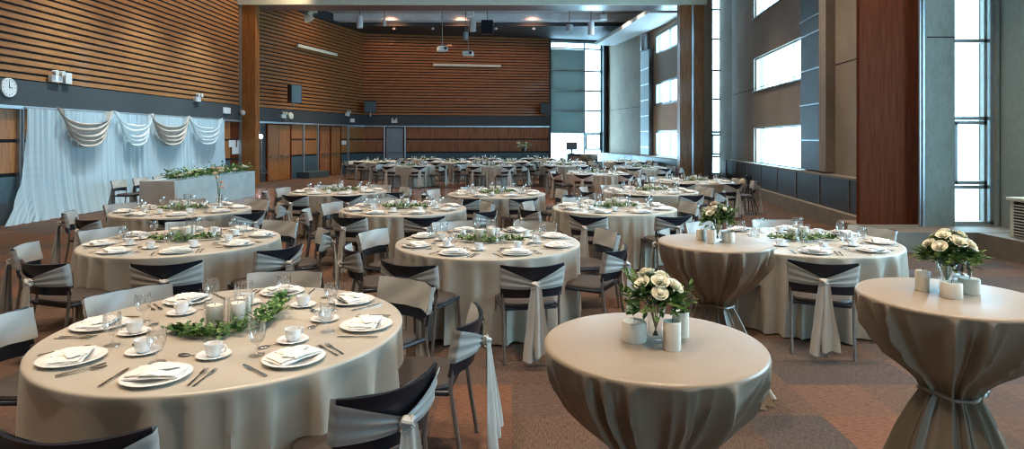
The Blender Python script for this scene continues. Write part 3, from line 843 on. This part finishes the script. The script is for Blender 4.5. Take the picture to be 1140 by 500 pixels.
def make_bouquet(seed, nrose=7):
    rnd = random.Random(seed); r = empty('flower_bouquet'); r['category'] = 'bouquet'
    st = MB(); lf = MB()
    heads = []
    for k in range(nrose):
        a = 2.4 * k + rnd.uniform(-.3, .3); e_ = .025 + .080 * (k / nrose) ** .6
        h = .235 - .06 * (k / nrose) + rnd.uniform(-.01, .012); heads.append(Vector((e_ * cos(a), e_ * sin(a), h + .045)))
    for k, p in enumerate(heads):
        mb, mt = make_rose(seed=seed * 10 + k, mat='petal_peach' if (seed == 2 and k == 0) else 'petal')
        d = Vector((p.x * 1.2, p.y * 1.2, .12)).normalized(); q = d.to_track_quat('Z', 'Y')
        s_ = rnd.uniform(.75, 1.08); mb.xf(Matrix.Translation(p) @ q.to_matrix().to_4x4() @ Matrix.Diagonal((s_, s_, s_, 1)))
        mb.build('rose', mt, r, angle=80)
        st.tube([(p.x * -.12, p.y * -.12, .02), (p.x * .3, p.y * .3, .12), p], .0028, 5)
    for k in range(320):
        a = rnd.uniform(0, 6.28); e_ = rnd.uniform(.01, .115); h = .27 - e_ * .85 + rnd.uniform(-.05, .01)
        p = Vector((e_ * cos(a), e_ * sin(a), h)); d = Vector((cos(a), sin(a), rnd.uniform(-.5, .9)))
        leaf(lf, p, d, Vector((rnd.uniform(-.4, .4), rnd.uniform(-.4, .4), 1)), rnd.uniform(.035, .065), rnd.uniform(.008, .014))
    for k in range(9):
        a = rnd.uniform(0, 6.28); p = Vector((.03 * cos(a), .03 * sin(a), .15)); tip = Vector((.15 * cos(a), .15 * sin(a), rnd.uniform(.16, .27)))
        st.tube([p, (p + tip) / 2 + Vector((0, 0, .02)), tip], .0015, 4)
        for j in range(9):
            q = p.lerp(tip, .35 + .65 * j / 8) + Vector((0, 0, .012)); leaf(lf, q, (tip - p) + Vector((rnd.uniform(-.12, .12), rnd.uniform(-.12, .12), rnd.uniform(-.05, .1))), Vector((0, 0, 1)), .045, .009)
    st.build('stem', 'stemgreen', r); lf.build('foliage', 'leaf', r, smooth=False)
    bd = MB()
    for k in range(26):
        a = rnd.uniform(0, 6.28); e_ = rnd.uniform(.05, .12); bd.ball((e_ * cos(a), e_ * sin(a), rnd.uniform(.2, .285)), rnd.uniform(.003, .006), n=6, m=4)
    bd.build('small_blossoms', 'petal', r)
    return r
def make_bvase():
    mb = MB(); mb.lathe([(0, 0), (.040, 0), (.042, .01), (.036, .04), (.033, .08), (.040, .125), (.045, .15), (.043, .15), (.037, .125), (.030, .08), (.033, .04), (.038, .014), (0, .012)], 28)
    o = mb.build('flower_vase', 'glass'); o['category'] = 'vase'; return o
CT = [make_cocktail(1), make_cocktail(2), make_cocktail(3)]
BV = make_bvase()
CC = [make_candle(.043, .070), make_candle(.030, .095), make_candle(.033, .075)]
cock = [(.499, 2.19, 'front cocktail table', 'nearest of the three', (.51, 2.20), [(.434, 2.205, 0, 'left of the vase'), (.546, 2.115, 1, 'in front of the vase'), (.612, 2.25, 1, 'right of the vase')], 9, 9, .3, .80),
        (1.415, 4.33, 'rear cocktail table', 'farthest of the three', (1.435, 4.33), [(1.335, 4.38, 2, 'farther left of the vase'), (1.37, 4.25, 1, 'just left of the vase'), (1.50, 4.30, 0, 'right of the vase')], 8, 2, 2.0, .85),
        (2.01, 2.84, 'right cocktail table', 'close to the radiator side', (2.035, 2.90), [(1.94, 2.93, 1, 'left of the vase'), (1.985, 2.80, 0, 'in front of the vase'), (2.125, 2.88, 0, 'right of the vase')], 10, 5, 1.2, .92)]
for i, (X, Y, nm, ds, vp, cs_, nr, sd, rz, bs) in enumerate(cock):
    place(CT[i], (X, Y, 0), rz, 'tall %s, taupe cloth gathered at waist, %s' % (nm, ds), 'cocktail tables')
    place(BV, (*vp, 1.0705), 0, 'clear glass flower vase on the ' + nm, 'bouquet vases', (.85, .85, .85))
    b = make_bouquet(sd, nr); place(b, (*vp, 1.075), rz, 'white rose bouquet with dark leaves on the ' + nm, 'bouquets', (bs, bs, bs))
    for x, y, ty, w in cs_:
        place(CC[ty], (x, y, 1.0705), 0, 'white pillar candle %s on the %s' % (w, nm), 'bare pillar candles')

# ------------------------------------------------------------------ backdrop curtain, swags and head table
CL = Fr((-10.38, 13.2), (-10.22, 21.9), (0, 17))
rig = tag(empty('curtain_backdrop', (CL.pt(CL.L / 2, 0, 0)[0], 17.5, 0)), 'pale blue sheer curtain backdrop behind the head table', 'backdrop')
off = Vector((-rig.location.x, -rig.location.y, 0))
def loc(mb): mb.v = [tuple(Vector(v) + off) for v in mb.v]; return mb
NP = 7
for k in range(NP):
    a0, a1 = CL.L * k / NP, CL.L * (k + 1) / NP
    def fn(u, v, a0=a0, a1=a1, k=k):
        s_ = a0 + (a1 - a0) * u
        fl = (1 - v) ** 2
        if k == 0: s_ -= .75 * (1 - v) ** 3 * (1 - u)
        h = (.045 * sin(s_ * 19 + 1.6 * sin(s_ * 3.1) + .5 * sin(s_ * 7.7 + 3 * v)) * (.6 + .5 * fl) + .022 * sin(s_ * 47 + 2 * sin(s_ * 5))) * (.7 + .4 * sin(s_ * 2.3)) + .16 * fl * fl + .05
        return CL.pt(s_, h, .008 + v * 2.42)
    mb = MB(); mb.grid(fn, 90, 16); loc(mb).build('sheer_panel', 'sheer', rig, angle=80)
mb = MB(); mb.tube([CL.pt(0, 0, 2.44), CL.pt(CL.L, 0, 2.44)], .022, 8); loc(mb).build('top_pole', 'alu', rig)
for a in (0, CL.L / 2, CL.L):
    mb = MB(); mb.tube([CL.pt(a, -.03, .01), CL.pt(a, -.03, 2.44)], .02, 8); mb.tube([CL.pt(a - .18, -.03, .012), CL.pt(a + .18, -.03, .012)], .012, 6); loc(mb).build('pole', 'alu', rig)
sw = [(60, 116, .92, 'swag_taupe', 'taupe swag nearer the photographer on the curtain top'), (124, 162, .92, 'sheerswag', 'white swag between the two taupe swags'), (163, 204, .92, 'swag_taupe', 'taupe swag second along the curtain top'), (206, 241, .92, 'sheerswag', 'white swag at the far end of the curtain top')]
for p0, p1, dip, mt, lb in sw:
    a0, a1 = CL.at(p0), CL.at(p1)
    def fn(u, v, a0=a0, a1=a1, dip=dip):
        c = (2 * u - 1); s_ = a0 + (a1 - a0) * (.5 + .5 * math.copysign(abs(c) ** .8, c))
        s_ = s_ + (v - .5) * .25 * (1 if c > 0 else -1) * abs(c) ** 3 * -1
        sag = 1 - c * c
        depth = sag ** .58 * dip * (.38 + .62 * v)
        z = 2.50 - depth - .10 * v * abs(c) ** 2 * .5
        h = .16 + .08 * sag + .03 * sin(v * 27 + 3 * c + sin(v * 9)) * (.5 + sag)
        return CL.pt(s_, h, z)
    mb = MB(); mb.grid(fn, 44, 36)
    o = mb.build('draped_swag', mt, angle=80); tag(o, lb, 'swag', 'swags on the curtain backdrop')

# head table: runs along the curtain
ht = tag(empty('head_table', (-8.45, 17.1, 0)), 'long head table with pale skirt in front of the sheer curtain', 'table')
def box_cloth(x0, x1, y0, y1, z, fold):
    mb = MB(); P = []
    def side(p, q, n):
        d = Vector(q) - Vector(p); nn = Vector((d.y, -d.x)).normalized()
        for k in range(n): P.append((Vector(p) + d * k / n, nn, d.length * k / n))
    side((x0, y0), (x1, y0), 30); side((x1, y0), (x1, y1), 140); side((x1, y1), (x0, y1), 30); side((x0, y1), (x0, y0), 140)
    n = len(P); vs = []; fs = []; zs = [z, z - .03, z * .8, z * .6, z * .4, z * .2, .01]
    for p, nn, s_ in P:
        for k, zz in enumerate(zs):
            t = (z - zz) / z; q = p + nn * (.03 * t + fold * t * sin(s_ * 11 + 1.3 * sin(s_ * 2.3))); vs.append((q.x, q.y, zz))
    m_ = len(zs)
    for i in range(n):
        j = (i + 1) % n
        for k in range(m_ - 1): fs.append((i * m_ + k, j * m_ + k, j * m_ + k + 1, i * m_ + k + 1))
    fs.append(tuple(i * m_ for i in range(n))); mb.add(vs, fs); return mb
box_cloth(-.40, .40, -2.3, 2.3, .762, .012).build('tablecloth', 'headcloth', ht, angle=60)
c = box_cloth(-.42, .395, -2.335, -1.95, .772, .02); c.build('end_cloth', 'swag_taupe', ht, angle=60)
gar = tag(empty('head_table_garland', (-8.35, 17.1, .78)), 'long green garland with white blooms lying on the head table', 'garland')
lf = MB(); rnd = random.Random(11)
for k in range(1300):
    y = rnd.uniform(-2.1, 2.2); p = Vector((rnd.gauss(.05, .11), y, abs(rnd.gauss(0, .09)) + .005))
    leaf(lf, p, Vector((rnd.uniform(-1, 1), rnd.uniform(-1, 1), rnd.uniform(-.1, .8))), Vector((rnd.uniform(-.3, .3), .1, 1)), rnd.uniform(.07, .12), rnd.uniform(.02, .035))
lf.build('foliage', 'leaf', gar, smooth=False)
st = MB(); st.tube([(.03 * sin(k), -2.1 + .27 * k, .02) for k in range(17)], .008, 6); st.build('stem', 'stemgreen', gar)
for k in range(16):
    mb, mt = make_rose(seed=60 + k, mat='petal_peach' if k % 5 == 2 else 'petal')
    mb.xf(Matrix.Translation((rnd.uniform(.05, .28), -2.0 + .265 * k, .08 + rnd.uniform(0, .10))) @ Matrix.Diagonal((2.0, 2.0, 2.0, 1))); mb.build('rose', mt, gar, angle=80)
for k, (w, y) in enumerate((('nearest the camera', 14.9), ('second along', 15.75), ('third along', 16.6), ('fourth along', 17.45), ('fifth along', 18.3), ('farthest', 19.1))):
    place(CHAIR, (-9.22, y, 0), -PI / 2 + random.uniform(-.1, .1), 'black sashed chair behind the head table, %s' % w, 'chairs behind the head table')
# small pink arrangement in a narrow glass on the floor side of the head table
b = MB(); b.lathe([(0, 0), (.05, 0), (.03, .03), (.035, .12), (.05, .2), (.048, .2), (.03, .1), (0, .04)], 16)
o = b.build('flower_vase', 'glass'); tag(o, 'slim vase on the table in front of the head table', 'vase'); o.location = (-4.35, 9.2, .751)
e = tag(empty('flower_spray', (-4.35, 9.2, .76)), 'pink flower spray in a slim vase before the head table', 'flowers')
st = MB(); 
for k in range(5): st.tube([(0, 0, .03), (.02 * cos(k * 1.3), .02 * sin(k * 1.3), .3), (.05 * cos(k * 1.3), .05 * sin(k * 1.3), .30 + .07 * k)], .003, 5)
st.build('stem', 'stemgreen', e)
for k in range(5):
    mb, mt = make_rose(seed=90 + k, mat='petal_peach'); mb.xf(Matrix.Translation((.05 * cos(k * 1.3), .05 * sin(k * 1.3), .30 + .07 * k))); mb.build('blossom', mt, e, angle=80)

# ------------------------------------------------------------------ wall and ceiling fittings
def on_wall(fr, px, z): a = fr.at(px); return a, z
def boxthing(name, label, cat, fr, px, z, w, h, d, mat, base=.09, group=None, bev=.006):
    a = fr.at(px); b = MB(); fr.box(b, a - w / 2, a + w / 2, base, base + d, z - h / 2, z + h / 2)
    return tag(b.build(name, mat, smooth=False, bevel=bev), label, cat, group)
# clock
a = LN.at(4); c = LN.pt(a, .09, PZ(99, 13.2))
e = tag(empty('wall_clock', c), 'round white wall clock on the dark band', 'clock')
e.rotation_euler = (0, PI / 2, 0)
b = MB(); b.lathe([(0, 0), (.20, 0), (.20, .035), (.185, .04), (.18, .03), (0, .03)], 36); b.build('case', 'white', e)
b = MB(); b.box((-.13, -.006, .032), (0, .006, .036)); b.box((-.006, 0, .036), (.006, .09, .040)); 
for k in range(12): b.box((.15 * cos(k * PI / 6) - .008, .15 * sin(k * PI / 6) - .008, .031), (.15 * cos(k * PI / 6) + .008, .15 * sin(k * PI / 6) + .008, .034))
b.build('hands', 'blackplastic', e, False)
def emlight(fr, px, py, d, lb, base=.09):
    a = fr.at(px); z = PZ(py, d); e = empty('emergency_light', (*fr.pt(a, 0, 0)[:2], z)); tag(e, lb, 'emergency light', 'emergency lights on the band')
    o = Vector((e.location.x, e.location.y, 0))
    def L(b): b.v = [tuple(Vector(v) - e.location) for v in b.v]; return b
    b = MB(); fr.box(b, a - .16, a + .16, base, base + .1, z - .10, z + .06); L(b).build('housing', 'white', e, False, .01)
    for s_ in (-.1, .1):
        b = MB(); p = Vector(fr.pt(a + s_, base + .06, z + .12)); q = Vector(fr.pt(a + s_, base + .17, z + .11)); b.tube([p, q], [.04, .06], 12); L(b).build('lamp_head', 'dirtwhite', e)
emlight(LN, 55, 88, 14.4, 'twin-headed emergency light above the curtain, nearer the clock')
boxthing('wall_speaker', 'small cream wall speaker beside the nearer emergency light', 'speaker', LN, 68, PZ(88, 14.6), .2, .26, .1, 'dirtwhite')
emlight(LN, 215, 109, 20, 'twin-headed emergency light above the far curtain swags')
boxthing('wall_sign', 'small white sign on the dark band by the portal column', 'sign', LN, 249, PZ(123, 22.4), .5, .22, .05, 'white')
b = MB(); b.ball(LN.pt(LN.at(264), .2, PZ(125, 23)), .11, n=14); tag(b.build('security_camera', 'dirtwhite'), 'cream dome security camera left of the portal column', 'camera')
emlight(LF, 312, 129, 26.6, 'twin-headed emergency light right of the portal column')
b = MB(); b.lathe([(0, 0), (.16, 0), (.14, .07), (0, .09)], 20); o = tag(b.build('alarm_bell', 'cream'), 'round pale green alarm bell on the band above double doors', 'alarm'); o.location = LF.pt(LF.at(321), .09, PZ(129, 27)); o.rotation_euler = (PI / 2, 0, PI / 2 - .3)
emlight(LF, 384, 127, 31.5, 'twin-headed emergency light near the far left corner')
boxthing('wall_sign', 'small pale sign on the dark band near the far left corner', 'sign', LF, 390, PZ(134, 32), .4, .2, .05, 'white')
emlight(BK, 439, 135, 33.6, 'twin-headed emergency light over the grey far door')
for i, (x, y, lb) in enumerate(((257, 160, 'upper left notice paper beside the curtain'), (266, 160.5, 'upper right notice paper beside the curtain'), (260.5, 168, 'lower notice paper beside the curtain'))):
    boxthing('notice', 'white ' + lb, 'notice', LN, x, PZ(y, 22.8), .55, .26, .012, 'white', .05, 'notices beside the curtain', 0)
boxthing('notice', 'white notice on the panel by the far left doors', 'notice', LF, 381.5, PZ(159, 31), .45, .2, .02, 'white', .055, None, 0)
for px, py in ((24.5, 174), (30, 173.5)):
    boxthing('light_switch', 'white switch plate on wood panel, %s of the pair' % ('nearer' if px < 27 else 'farther'), 'switch', LN, px, PZ(py, 13.5), .12, .16, .02, 'white', .05, 'switch plates')
# linear wall lights (unlit, pale)
def bar(fr, p0, y0, p1, y1, lb):
    a0, a1 = fr.at(p0), fr.at(p1); d0 = fr.pt(a0, 0, 0)[1]; d1 = fr.pt(a1, 0, 0)[1]; z = (PZ(y0, d0) + PZ(y1, d1)) / 2
    c = Vector(fr.pt((a0 + a1) / 2, .2, z)); e = tag(empty('linear_wall_light', c), lb, 'light', 'linear lights on the slatted walls')
    b = MB(); fr.box(b, a0, a1, .16, .28, z - .08, z + .06); b.v = [tuple(Vector(v) - c) for v in b.v]; b.build('housing', 'cream', e, False, .01)
    for aa in (a0 + .3, a1 - .3):
        b = MB(); fr.box(b, aa - .03, aa + .03, .05, .16, z - .03, z + .03); b.v = [tuple(Vector(v) - c) for v in b.v]; b.build('bracket', 'legmetal', e, False)
bar(LF, 326, 50, 370, 61.5, 'pale linear light on the angled slatted wall')
bar(BK, 482, 73, 557, 73.5, 'pale linear light on the back slatted wall')
# loudspeakers
def speaker(x, y, z, rz, w, h, d, lb):
    e = tag(empty('loudspeaker', (x, y, z), rz), lb, 'speaker', 'black wall loudspeakers')
    b = MB(); b.add([(-w / 2, 0, -h / 2), (w / 2, 0, -h / 2), (w / 2 * .7, d, -h / 2), (-w / 2 * .7, d, -h / 2), (-w / 2, 0, h / 2), (w / 2, 0, h / 2), (w / 2 * .7, d, h / 2), (-w / 2 * .7, d, h / 2)],
                    [(0, 3, 2, 1), (4, 5, 6, 7), (0, 1, 5, 4), (1, 2, 6, 5), (2, 3, 7, 6), (3, 0, 4, 7)])
    b.build('cabinet', 'blackplastic', e, False, .01)
    b = MB(); b.box((-w / 2 + .03, -.012, -h / 2 + .03), (w / 2 - .03, 0, h / 2 - .03)); b.build('grille', 'teal', e, False)
    b = MB(); b.tube([(0, d, 0), (0, d + .25, .0)], .03, 8); b.tube([(0, d * .6, -h / 2), (0, d * .6, -h / 2 - .2)], .03, 6); b.build('bracket', 'legmetal', e)
p_ = LF.pt(LF.at(307), 1.0, PZ(105, 26.2)); speaker(p_[0], p_[1], p_[2], .9, .5, .78, .4, 'black loudspeaker on the slats above the double doors')
p_ = BK.pt(BK.at(413), .8, PZ(119.5, 33.2)); speaker(p_[0], p_[1], p_[2], .2, .62, .6, .35, 'black loudspeaker low in the far left corner')
p_ = BK.pt(BK.at(604), .8, PZ(121, 34.5)); speaker(p_[0], p_[1], p_[2], -.1, .6, .6, .35, 'black loudspeaker on the back wall beside the glazing')
# things hanging from the far ceiling
def hang_cyl(px, py0, py1, d, w, mat, lb, nm='pendant_can'):
    z0, z1 = PZ(py1, d), PZ(py0, d); x = PX(px, d); r_ = w * d / F / 2
    e = tag(empty(nm, (x, d, z0)), lb, 'light', 'ceiling cans beyond the portal')
    b = MB(); h = z1 - z0; b.lathe([(0, .03), (r_ * .9, .03), (r_, 0), (r_, h), (r_ * .6, h + .02), (0, h + .02)], 20); b.build('shade', mat, e)
    b = MB(); b.tube([(0, 0, h), (0, 0, max(h + .05, TOP - z0))], .02, 6); b.build('rod', 'legmetal', e)
hang_cyl(400.5, 18, 31, 29.0, 7, 'lightduct', 'largest pale cylinder light, near the left slatted corner')
hang_cyl(428, 22, 29, 29.2, 3.5, 'white', 'thin pale cylinder light left of the projectors')
hang_cyl(518.5, 36, 44, 29.3, 6, 'panelgrey', 'grey-green cylinder light above the white projectors')
hang_cyl(526.5, 21, 35, 29.3, 7, 'white', 'white cylinder light beside the black speaker')
hang_cyl(658, 25, 39, 28.5, 7, 'lightduct', 'grey cylinder light near the sloping soffit')
hang_cyl(634, 28, 35, 29.2, 8, 'greyceil', 'squat grey cylinder light left of the sloping soffit')
for px, py, lb in ((481.5, 37, 'small round detector left of projectors'), (552, 38, 'small round detector right of the projectors'), (594, 39.5, 'small round detector near the glazing'), (438.5, 35.5, 'small round detector near left corner')):
    b = MB(); b.lathe([(0, 0), (.08, .0), (.09, .05), (.05, .10), (0, .10)], 14); o = tag(b.build('smoke_detector', 'white'), 'white ' + lb + ' under the soffit', 'detector', 'ceiling detectors'); o.location = (PX(px, 31.6), 31.6, 7.34)
def projector(px, py, d, w, h, lb, rz=0, mount=None):
    x, z = PX(px, d), PZ(py, d); W = w * d / F; Hh = h * d / F
    e = tag(empty('projector', (x, d, z), rz), lb, 'projector', 'ceiling projectors')
    b = MB(); b.box((-W / 2, -.2, -Hh / 2), (W / 2, .3, Hh / 2)); b.build('body', 'white', e, False, .03)
    b = MB(); b.tube([(W * .25, -.2, 0), (W * .25, -.27, 0)], Hh * .32, 14); b.build('lens', 'blackplastic', e)
    b = MB(); b.tube([(0, .05, Hh / 2), (0, .05, TOP - z)], .022, 6); b.box((-.12, -.03, Hh / 2), (.12, .13, Hh / 2 + .06)); b.build('mount', 'legmetal', e)
projector(492.5, 54.5, 26.5, 10, 5, 'white hanging projector, lower-hung with black mount, left of its twin', .3)
projector(521, 59.5, 28.0, 12, 4.5, 'flat white hanging projector below the cylinder lights')
x, z = PX(542.5, 29.2), PZ(30.5, 29.2)
e = tag(empty('ceiling_loudspeaker', (x, 29.2, z)), 'black box loudspeaker hanging under the far ceiling', 'speaker')
b = MB(); b.box((-.28, -.2, -.32), (.28, .25, .32)); b.build('cabinet', 'blackplastic', e, False, .02)
b = MB(); b.tube([(0, 0, .3), (0, 0, TOP - z)], .02, 6); b.build('rod', 'legmetal', e)
# curved beige duct end
d = 26.0; c = Vector((PX(343, d), d, PZ(17, d)))
e = tag(empty('curved_duct', c), 'curved beige duct end hanging by the left slatted wall', 'duct')
b = MB(); b.tube([(-.12, 0, -.12), (0, 0, -.1), (.12, 0, 0), (.2, 0, .14), (.22, 0, .5), (.22, 0, TOP - c.z)], [.2, .2, .2, .19, .15, .1], 14); b.build('elbow', 'beige', e)
# square ceiling light fittings
for px, py, d, lb in ((524, 16, 26.5, 'small square white light fitting at the portal header'), (671.5, 19.5, 27, 'square white light fitting above the far tables')):
    w = .15; z = PZ(py, d); o = tag(empty('square_light', (PX(px, d), d, z)), lb, 'light', 'square fittings')
    b = MB(); b.box((-w, -w, -.1), (w, w, .1)); b.build('housing', 'white', o, False, .01)
    b = MB(); b.tube([(0, 0, .1), (0, 0, TOP - z + .01)], .02, 6); b.build('rod', 'legmetal', o)
# tripod flash light
d = 25.2; x = PX(291, d); z = PZ(152, d)
e = tag(empty('flash_stand', (x, d, 0)), 'black light stand with glowing flash head beside the portal column', 'light stand')
b = MB(); b.tube([(0, 0, .35), (0, 0, z - .12)], .022, 8); b.build('pole', 'legmetal', e)
for k in range(3):
    a = k * 2 * PI / 3 + .4; b = MB(); b.tube([(0, 0, .75), (.5 * cos(a), .5 * sin(a), .01)], .014, 6); b.tube([(0, 0, .4), (.26 * cos(a), .26 * sin(a), .36)], .010, 6); b.build('leg', 'legmetal', e)
b = MB(); b.tube([(0, .14, z), (0, -.06, z)], [.07, .10], 16); b.build('flash_head', 'blackplastic', e)
emis('flashglow', (1, .97, 1), 260)
b = MB(); b.ball((0, -.08, z), .085, (1, .5, 1), 16, 10); b.build('flash_bulb', 'flashglow', e)
# desk with monitor before the far window
d = 29.5
e = tag(empty('black_desk', (PX(649, d), d, 0)), 'black control desk before the far window', 'desk')
b = MB(); b.box((-.72, 0, .0), (.72, .6, 1.0)); b.box((-.76, -.03, 1.0), (.76, .65, 1.05)); b.build('body', 'blackplastic', e, False, .01)
b = MB(); b.box((-.6, -.012, .1), (-.05, 0, .95)); b.box((.05, -.012, .1), (.6, 0, .95)); b.build('front_panel', 'brownleather', e, False)
x = PX(637, d)
e = tag(empty('monitor', (x, d + .2, 1.05)), 'small dark monitor standing on the black desk', 'monitor')
b = MB(); b.box((-.27, 0, .18), (.27, .05, .56)); b.build('screen', 'shaft', e, False, .005)
b = MB(); b.box((-.04, .02, .0), (.04, .05, .3)); b.box((-.12, -.05, 0), (.12, .12, .02)); b.build('stand', 'blackplastic', e, False)
fc = make_cocktail(4); place(fc, (PX(657, 27.9), 28.4, 0), .4, 'distant small draped cocktail table before the black desk', None)
CC2 = make_candle(.03, .12); place(CC2, (PX(657, 28.4), 28.4, 1.072), 0, 'small candle on the distant draped cocktail table')
# flower cluster near the back wall
d = 30.0; e = tag(empty('tall_arrangement', (PX(583, d), d, 0)), 'tall cream flower arrangement on a thin stand at the back wall', 'flowers')
b = MB(); b.lathe([(0, 0), (.18, 0), (.17, .02), (.02, .04), (.018, 1.1), (.09, 1.16), (.1, 1.3), (0, 1.28)], 14); b.build('stand', 'blackplastic', e)
rnd = random.Random(4)
lf = MB()
for k in range(90):
    p = Vector((rnd.gauss(0, .15), rnd.gauss(0, .1), 1.33 + abs(rnd.gauss(0, .1)))); leaf(lf, p, Vector((rnd.uniform(-1, 1), rnd.uniform(-1, 1), rnd.uniform(0, 1))), Vector((0, .2, 1)), .1, .03)
lf.build('foliage', 'leaf', e, smooth=False)
for k in range(13):
    mb, mt = make_rose(seed=200 + k); mb.xf(Matrix.Translation((rnd.uniform(-.28, .28), rnd.uniform(-.12, .12), 1.30 + rnd.uniform(0, .32))) @ Matrix.Diagonal((2.2, 2.2, 2.2, 1))); mb.build('blossom', mt, e, angle=80)
# camera tripod beside the low cabinets
d = 15.2; x = PX(833, d)
e = tag(empty('camera_tripod', (x, d, 0)), 'black camera tripod with tan bag beside the low cabinets', 'tripod')
for k in range(3):
    a = k * 2 * PI / 3 + .2; b = MB(); b.tube([(0, 0, .62), (.28 * cos(a), .28 * sin(a), .01)], [.016, .012], 6); b.build('leg', 'blackplastic', e)
b = MB(); b.tube([(0, 0, .5), (0, 0, .78)], .016, 8); b.build('column', 'blackplastic', e)
b = MB(); b.box((-.07, -.06, .78), (.07, .05, .88)); b.tube([(.0, -.06, .83), (.0, -.14, .83)], .035, 12); b.box((-.03, -.03, .88), (.03, .03, .91)); b.build('camera_body', 'blackplastic', e, False, .008)
b = MB(); b.ball((-.14, 0, .68), .11, (.8, .6, 1.2)); b.build('bag', 'beige', e)
# radiator cabinet at the right edge
e = tag(empty('radiator_cabinet', (7.8, 7.7, .31)), 'white louvred radiator cabinet on the concrete plinth', 'radiator')
b = MB(); b.box((-.33, -1.6, 0), (.33, 1.6, .55)); b.box((-.37, -1.63, .55), (.35, 1.63, .60)); b.build('case', 'cream', e, False, .01)
b = MB()
for k in range(11): b.box((-.362, -1.5, .05 + k * .043), (-.335, 1.5, .067 + k * .043))
b.build('louvre_grille', 'dirtwhite', e, False)
b = MB(); b.box((-.336, -1.52, .03), (-.328, 1.52, .54)); b.build('grille_backing', 'darkgroove', e, False)

# remove prototypes never placed
for pr in (CHAIR, PLATE, NAPKIN, CUP, SAUCER, GOBLET, FORK, KNIFE, SPOON, VA, VB, CA, CB, *GARL, *TABLES, *CC):
    if pr.name not in USED:
        for ch in list(pr.children_recursive): bpy.data.objects.remove(ch)
        bpy.data.objects.remove(pr)

# ------------------------------------------------------------------ light
W = bpy.data.worlds.new('sky'); bpy.context.scene.world = W; W.use_nodes = True
bg = W.node_tree.nodes['Background']; bg.inputs[0].default_value = (.47, .79, 1.0, 1); bg.inputs[1].default_value = 17
def area(x, y, z, sx, sy, power, colr, rot=(0, 0, 0), portal=False):
    l = bpy.data.lights.new('unseen_area_light', 'AREA'); l.shape = 'RECTANGLE'; l.size = sx; l.size_y = sy; l.energy = power; l.color = colr  # used only for unseen window portals, which guide sampling and emit nothing
    if portal: l.cycles.is_portal = True
    o = bpy.data.objects.new('window_light_guide' if portal else 'unseen_area_light', l); col.objects.link(o); o.location = (x, y, z); o.rotation_euler = rot
    return o
def portal(fr, o):
    a = (o[0] + o[1]) / 2; z = (o[2] + o[3]) / 2; q = fr.pt(a, .02, z); n = Vector((fr.n.x, fr.n.y, 0))
    ob = area(*q, o[1] - o[0], o[3] - o[2], 1, (1, 1, 1), portal=True); ob.rotation_euler = n.to_track_quat('-Z', 'Y').to_euler()
for fr, os_ in ((BW, [op1]), (RC, oc), (SL, [osl]), (RN, orn), (NB, [onb]), (NC, on), (BB, ob)):
    for o in os_: portal(fr, o)
WARM = (1, .80, .60)
def can(x, y, power, ang=70, c=WARM, z=TOP - .05):
    l = bpy.data.lights.new('downlight', 'SPOT'); l.energy = power; l.color = c; l.spot_size = math.radians(ang); l.spot_blend = .8; l.shadow_soft_size = .12
    o = bpy.data.objects.new('downlight', l); col.objects.link(o); o.location = (x, y, z)
for x in (-6.5, -2.5, 1.5, 5.0):
    for y in (1.5, 5.5, 9.5, 13.5, 18.0): can(x, y, 1050, 80)
for x in (-7, -4.6, .6, 4.6):
    for y in (25.8, 27.8): can(x, y, 900, 80)
def wall_fill(x, y, z, tx, ty, tz, power, ang, c):  # unseen spot added to brighten the slatted walls and curtain, no real fitting
    l = bpy.data.lights.new('added_wall_fill', 'SPOT'); l.energy = power; l.color = c; l.spot_size = math.radians(ang); l.spot_blend = 1; l.shadow_soft_size = .15
    o = bpy.data.objects.new('added_wall_fill', l); col.objects.link(o); o.location = (x, y, z)
    o.rotation_euler = (Vector((tx, ty, tz)) - Vector((x, y, z))).to_track_quat('-Z', 'Y').to_euler()
for y in (11, 15, 19, 23): wall_fill(-7.6, y, 8.0, -10.7, y, 4.4, 330, 110, (1, .72, .45))
for x in (-6, -2.5, 1): wall_fill(x, 30.0, 7.6, x, 34, 5.2, 150, 100, (1, .45, .25))
wall_fill(-7.4, 27, 7.8, -9.6, 28.5, 4.5, 170, 110, (1, .6, .35))
for y in (14.5, 17.5, 20.5): wall_fill(-8.2, y, 7.6, -10.3, y, 1.2, 1700, 60, (.64, .88, 1))  # cool unseen spots added to lift the curtain

cam = bpy.data.cameras.new('camera'); co = bpy.data.objects.new('camera', cam); col.objects.link(co)
co.location = (0, 0, HC); co.rotation_euler = (PI / 2, 0, 0)
cam.sensor_width = 36; cam.lens = F / 1140 * 36; cam.shift_y = -(250 - HY) / 1140; cam.clip_end = 300
sc = bpy.context.scene; sc.camera = co
sc.view_settings.view_transform = 'Standard'; sc.view_settings.look = 'None'; sc.view_settings.gamma = 1; sc.view_settings.use_curve_mapping = False
sc.view_settings.exposure = .1
sc.cycles.filter_width = 1.1; sc.cycles.max_bounces = 7; sc.cycles.diffuse_bounces = 4; sc.cycles.glossy_bounces = 3; sc.cycles.transparent_max_bounces = 24
sc.cycles.caustics_reflective = False; sc.cycles.caustics_refractive = False
sc.cycles.sample_clamp_indirect = 8; sc.cycles.use_denoising = True
